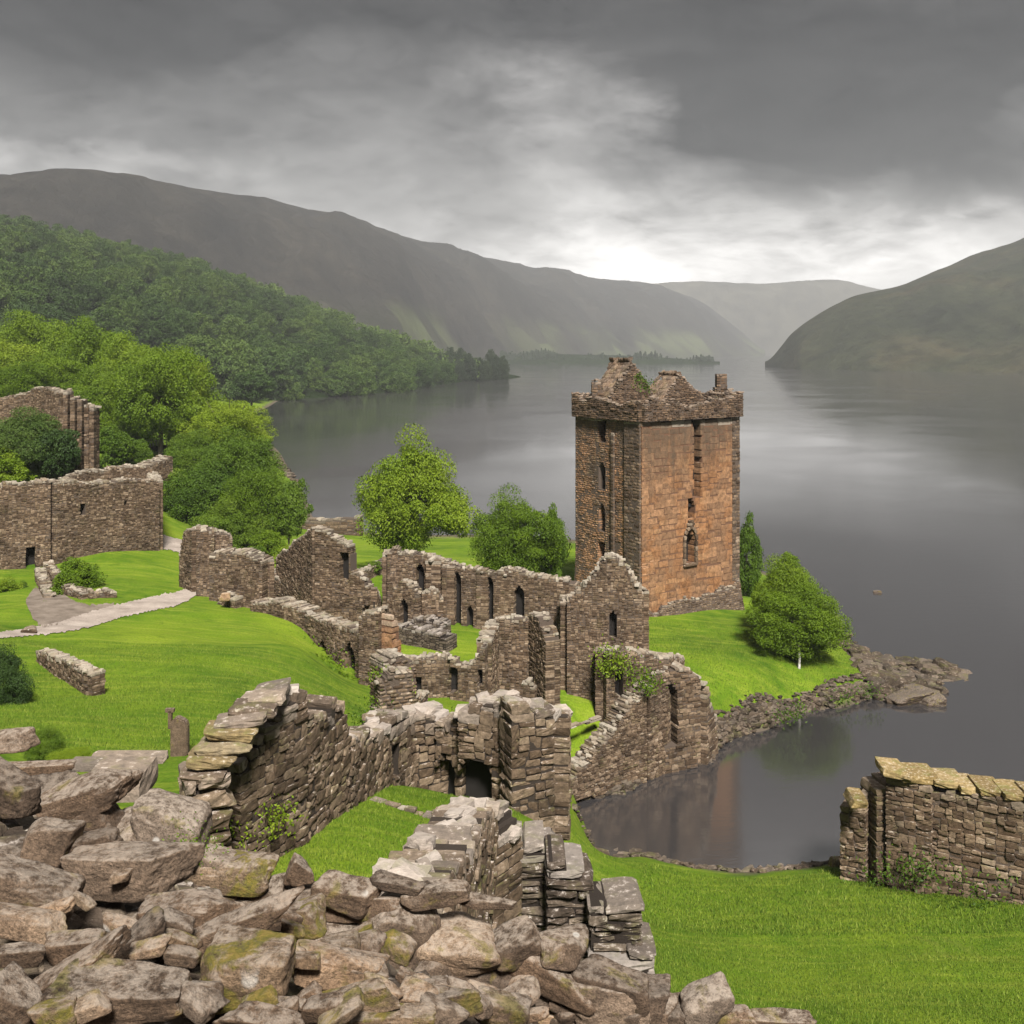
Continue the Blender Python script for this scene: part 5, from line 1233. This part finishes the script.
# bushes
for a in [(22, 412, 482, 92, 104, 'leaf_hill', 'dark rounded bush in front of the buttressed ruin', 'hero'), (58, 425, 480, 44, 103, 'leaf_hill', 'smaller dark bush right of the big dark bush', 'mid'), (2, 452, 492, 56, 99, 'leaf_bright', 'bright bush on the hall wall head at the left edge', 'mid'),
          (-14, 432, 480, 40, 100, 'leaf_bright', 'bright bush cut by the left edge above the hall', 'mid'),
          (112, 425, 468, 46, 132, 'leaf', 'green bush right of the row of buttresses', 'mid'), (134, 438, 470, 34, 136, 'leaf', 'small green bush beside the white railing', 'mid'),
          (6, 578, 612, 34, 77, 'leaf_bright', 'bright small bush beside the hall doorway', 'mid'), (22, 582, 608, 20, 78, 'leaf', 'dark small bush beside the hall doorway', 'mid'),
          (78, 560, 600, 50, 76.5, 'leaf_bright', 'grassy bush on the bank above the retaining wall', 'mid'),
          (-2, 650, 730, 66, 44, 'leaf_hill', 'large dark bush at the left edge of the lawn', 'hero'),
          (268, 530, 560, 40, 108, 'leaf_bright', 'low bright bush behind the gate piers', 'mid'), (288, 545, 580, 34, 100, 'leaf_bright', 'low bright bush between gate piers and gabled house', 'mid'),
          (252, 545, 570, 26, 104, 'leaf', 'low green bush behind the right gate pier', 'mid'), (372, 560, 575, 20, 96, 'leaf', 'tiny bush near the low garden wall', 'mid'),
          (44, 728, 768, 40, 33, 'leaf', 'leafy green shrub at the top of the heap', 'hero'), (72, 748, 768, 44, 31, 'leaf_bright', 'low pale flowering shrub beside the leafy one', 'hero')]:
    tree(*a[:6], 'round', a[7], a[6], group='bushes about the ruins', name='bush', cat='bush')
# weeds rooted in the masonry
def weeds(label, spots, leaf, seed, mat='leaf_bright'):
    rg = np.random.default_rng(seed); Ps = []
    for px, py, Y, r, n in spots:
        c = np.array(at(px, py, Y)); Ps.append(c + rg.normal(0, 1, (n, 3)) * np.array([r, r * .4, r * .7]))
    Ps = np.concatenate(Ps); n = len(Ps); t1 = rg.normal(0, 1, (n, 3)); t1 /= np.linalg.norm(t1, axis=1)[:, None]; t2 = np.cross(t1, rg.normal(0, 1, (n, 3))); t2 /= np.linalg.norm(t2, axis=1)[:, None]
    V = np.stack([Ps - t1 * leaf, Ps - t2 * leaf * .5, Ps + t1 * leaf, Ps + t2 * leaf * .5], 1).reshape(-1, 3)
    o = mesh_np('weeds', V, np.arange(n * 4).reshape(n, 4), M[mat], {'rnd': rg.random(n)}); tag(o, label, 'weeds', kind='stuff')
    return recenter(o, [float(q) for q in Ps.mean(0)])
weeds('green weeds growing on the narrow pillar stub', [(382, 676, 43.4, .35, 260), (398, 692, 44, .3, 150), (380, 700, 43, .25, 120), (402, 680, 44, .25, 90)], .07, 1)
weeds('green weeds hanging on the low block under the gable wall', [(612, 656, 64.3, .6, 300), (620, 665, 64.3, .5, 200), (608, 670, 64.3, .4, 140)], .1, 2)
weeds('weeds on the wall above the dark inlet', [(648, 682, 63.4, .5, 220), (640, 676, 64, .5, 160), (650, 690, 63.3, .3, 80)], .1, 3)
weeds('mossy weeds on the wall end by the stocky ruin', [(362, 716, 31, .3, 160), (372, 712, 33, .35, 160), (448, 720, 33, .3, 100)], .05, 4, 'leaf')
weeds('weeds at the foot of the boundary wall', [(262, 824, 22.6, .35, 300), (275, 818, 22.8, .3, 200), (230, 836, 22, .3, 150)], .045, 5)
weeds('ground plants along the lawn edge of the arcade wall', [(316, 655, 69, .8, 200), (326, 664, 66.5, .8, 200), (340, 676, 64.8, .8, 200)], .12, 6)
weeds('weeds under the shore wall', [(930, 872, 47.2, .7, 260), (880, 880, 49, .7, 260), (980, 895, 46, .8, 260), (905, 872, 48, .7, 260)], .09, 7, 'leaf')
weeds('weeds along the turf edge of the promontory', [(800, 712, 72.5, .5, 120), (785, 716, 71.9, .5, 120), (845, 697, 77, .6, 120), (870, 690, 78, .5, 100)], .11, 8, 'leaf')
weeds('moss tufts in the crevices of the near heap', [(188, 938, 6.2, .04, 300), (152, 964, 5.7, .05, 300), (196, 846, 7.8, .12, 300), (262, 950, 6., .04, 150)], .012, 9)
weeds('ivy trails on the tower gable', [(646, 385, 93.5, .45, 160), (640, 378, 93.5, .3, 100)], .12, 10, 'leaf')

# wooded hillside: every crown large enough to pick out is a tree of its own
rg = random.Random(5); cand = []
nr, nc = WX.shape; nr -= 14
gridded = set()
for tries in range(60000):
    i = rg.uniform(0, nr - 1.01); j = rg.uniform(0, nc - 1.01); a, b = int(i), int(j)
    x, y, z = WX[a, b], WY[a, b], WZ[a, b]
    px = 512 + F * x / y
    if px < -160: continue
    sp = 17 + (y - 400) / 500 * 3
    key = (int(x / sp), int(y / sp))
    if any((key[0] + u, key[1] + v) in gridded for u in (0,) for v in (0,)): continue
    gridded.add(key); cand.append((y, x, z, px))
cand.sort()
print('hill candidates', len(cand))
HILL = [crown('round', 'leaf_hill', 'hill_%d' % i) for i in range(4)] + [crown('egg', 'leaf_hill', 'hill_%d' % i) for i in range(2)]
inview = [c for c in cand if c[3] > -12]; rest_c = [c for c in cand if c[3] <= -12]
for n, (y, x, z, px) in enumerate(inview[:255]):
    o = bpy.data.objects.new('woodland_tree', HILL[rg.randrange(6)]); C.objects.link(o)
    hw = rg.uniform(7.6, 11.); hh = rg.uniform(8.5, 12.)
    o.location = (x, y, z + hh * .72); o.scale = (hw, hw, hh); o.rotation_euler = (0, 0, rg.uniform(0, 6.28))
    tag(o, 'green broadleaf tree on the wooded slope above the left shore', 'tree', 'trees of the wooded hillside')
def forest(name, spots, label, mat, per=320, leaf=.14, cone=False, size=(6., 9.), seed=3):
    r_ = np.random.default_rng(seed); Vs = []; Rn_ = []; proto = []
    for q in range(5):
        me = crown_mesh('crown', 50 + q, 26, per // 26, leaf, M[mat], shape='cone' if cone else 'round', spread=1.3)
        co = np.empty(len(me.vertices) * 3, dtype=np.float32); me.vertices.foreach_get('co', co); rr = np.empty(len(me.polygons), dtype=np.float32); me.attributes['rnd'].data.foreach_get('value', rr)
        proto.append((co.reshape(-1, 3), rr)); bpy.data.meshes.remove(me)
    for (y, x, z) in spots:
        co, rr = proto[r_.integers(5)]; hw = r_.uniform(*size); hh = hw * r_.uniform(.9, 1.25) * (1.5 if cone else 1); a = r_.uniform(0, 6.28); ca, sa = math.cos(a), math.sin(a)
        W = co * np.array([hw, hw, hh]) * (np.array([.55, .55, 1]) if cone else 1); W = np.stack([W[:, 0] * ca - W[:, 1] * sa, W[:, 0] * sa + W[:, 1] * ca, W[:, 2]], -1) + np.array([x, y, z + hh * .7])
        Vs.append(W); Rn_.append(np.clip(rr * .6 + r_.random() * .4, 0, 1))
    V = np.concatenate(Vs); o = mesh_np(name, V, np.arange(len(V)).reshape(-1, 4), M[mat], {'rnd': np.concatenate(Rn_)}); tag(o, label, 'forest', kind='stuff'); return o
forest('woodland', [(y, x, z) for y, x, z, p in inview[255:] + rest_c], 'dense green woodland covering the upper hillside', 'leaf_hill', 520, .11, size=(8.5, 12.5))
hd = []
for i in range(600):
    a, b = rg.randrange(16), rg.randrange(40); hd.append((hy[a, b], hx[a, b] + rg.uniform(-6, 6), hz[a, b]))
hd.sort(); keep = []
for c in hd:
    if c[2] > -.5 and all(abs(c[0] - k[0]) + abs(c[1] - k[1]) > 13 for k in keep): keep.append(c)
FARM = [crown(s_, 'leaf_far', 'hill_%d' % i) for i, s_ in enumerate(('round', 'egg', 'cone'))]
for (y, x, z) in keep[:40]:
    o = bpy.data.objects.new('headland_tree', FARM[rg.randrange(3)]); C.objects.link(o); px = 512 + F * x / y
    t = float(np.interp(px, [440, 470, 500, 520, 530], [16, 17, 15, 12, 8])) * rg.uniform(.6, 1.05)
    o.location = (x, y, z + t * .7); o.scale = (t * .55, t * .55, t); o.rotation_euler = (0, 0, rg.uniform(0, 6.28))
    tag(o, 'dark tree on the low headland jutting into the loch', 'tree', 'trees of the headland')
fs = []
for i in range(900):
    px = 500 + 215 * rg.random() ** 1.5; Y = rg.uniform(1990, 2090); fs.append((Y, (px - 512) / F * Y, 1. - 7 * (px - 500) / 215 + 9 * math.sin(px * .09) * math.sin(px * .031)))
forest('far_woodland', fs, 'hazy tree line along the far shore', 'leaf_far', 130, .3, True, (3, 9), 8)
forest('far_scrub', [(rg.uniform(1300, 1500) - 0, 0, -60) for _ in range(2)], 'dark scrub', 'leaf_far', 104, .3) if False else None

# ---------------------------------------------------------------- grass
def blades(name, regions, label, seed):
    r_ = np.random.default_rng(seed); X = []; Yv = []; S_ = []
    for (p0, p1, Y0, Y1, n, hgt) in regions:
        Yq = 1 / r_.uniform(1 / Y1, 1 / Y0, n); pq = r_.uniform(p0, p1, n); X.append((pq - 512) / F * Yq); Yv.append(Yq); S_.append(hgt * r_.uniform(.5, 1.3, n))
    X = np.concatenate(X); Yv = np.concatenate(Yv); S_ = np.concatenate(S_); Z = gz(X, Yv); ok = Z > .7; X, Yv, Z, S_ = X[ok], Yv[ok], Z[ok], S_[ok]; n = len(X)
    a = r_.uniform(0, 6.28, n); w = S_ * .14; dx_ = np.cos(a) * w; dy_ = np.sin(a) * w; lx = r_.normal(0, .35, n) * S_; ly = r_.normal(0, .35, n) * S_
    V = np.stack([np.stack([X - dx_, Yv - dy_, Z - .02], -1), np.stack([X + dx_, Yv + dy_, Z - .02], -1), np.stack([X + lx, Yv + ly, Z + S_], -1)], 1).reshape(-1, 3)
    o = mesh_np(name, V, np.arange(n * 3).reshape(n, 3), M['blade'], {'rnd': r_.random(n)}); tag(o, label, 'grass', kind='stuff')
blades('grass', [(180, 520, 19, 30, 60000, .07), (560, 1040, 28, 52, 90000, .10), (640, 1060, 43, 52, 20000, .14), (0, 380, 36, 60, 60000, .09), (640, 880, 68, 90, 30000, .13)], 'short green lawn grass', 11)

# ---------------------------------------------------------------- loch haze
bm = bmesh.new(); r_ = bmesh.ops.create_cube(bm, size=1); bmesh.ops.scale(bm, vec=(14000, 9400, 412), verts=r_['verts']); bmesh.ops.translate(bm, vec=(0, 4300, 204), verts=r_['verts'])
me = bpy.data.meshes.new('haze'); bm.to_mesh(me); bm.free()
m = bpy.data.materials.new('haze'); m.use_nodes = True; g = NT(m.node_tree)
pv = g.new('ShaderNodeVolumePrincipled'); pv.inputs['Color'].default_value = (.93, .96, 1, 1); pv.inputs['Density'].default_value = HAZE_D; pv.inputs['Anisotropy'].default_value = .2
oo = g.new('ShaderNodeOutputMaterial'); g.l.new(pv.outputs[0], oo.inputs['Volume']); me.materials.append(m)
o = bpy.data.objects.new('haze', me); C.objects.link(o); tag(o, kind='stuff')
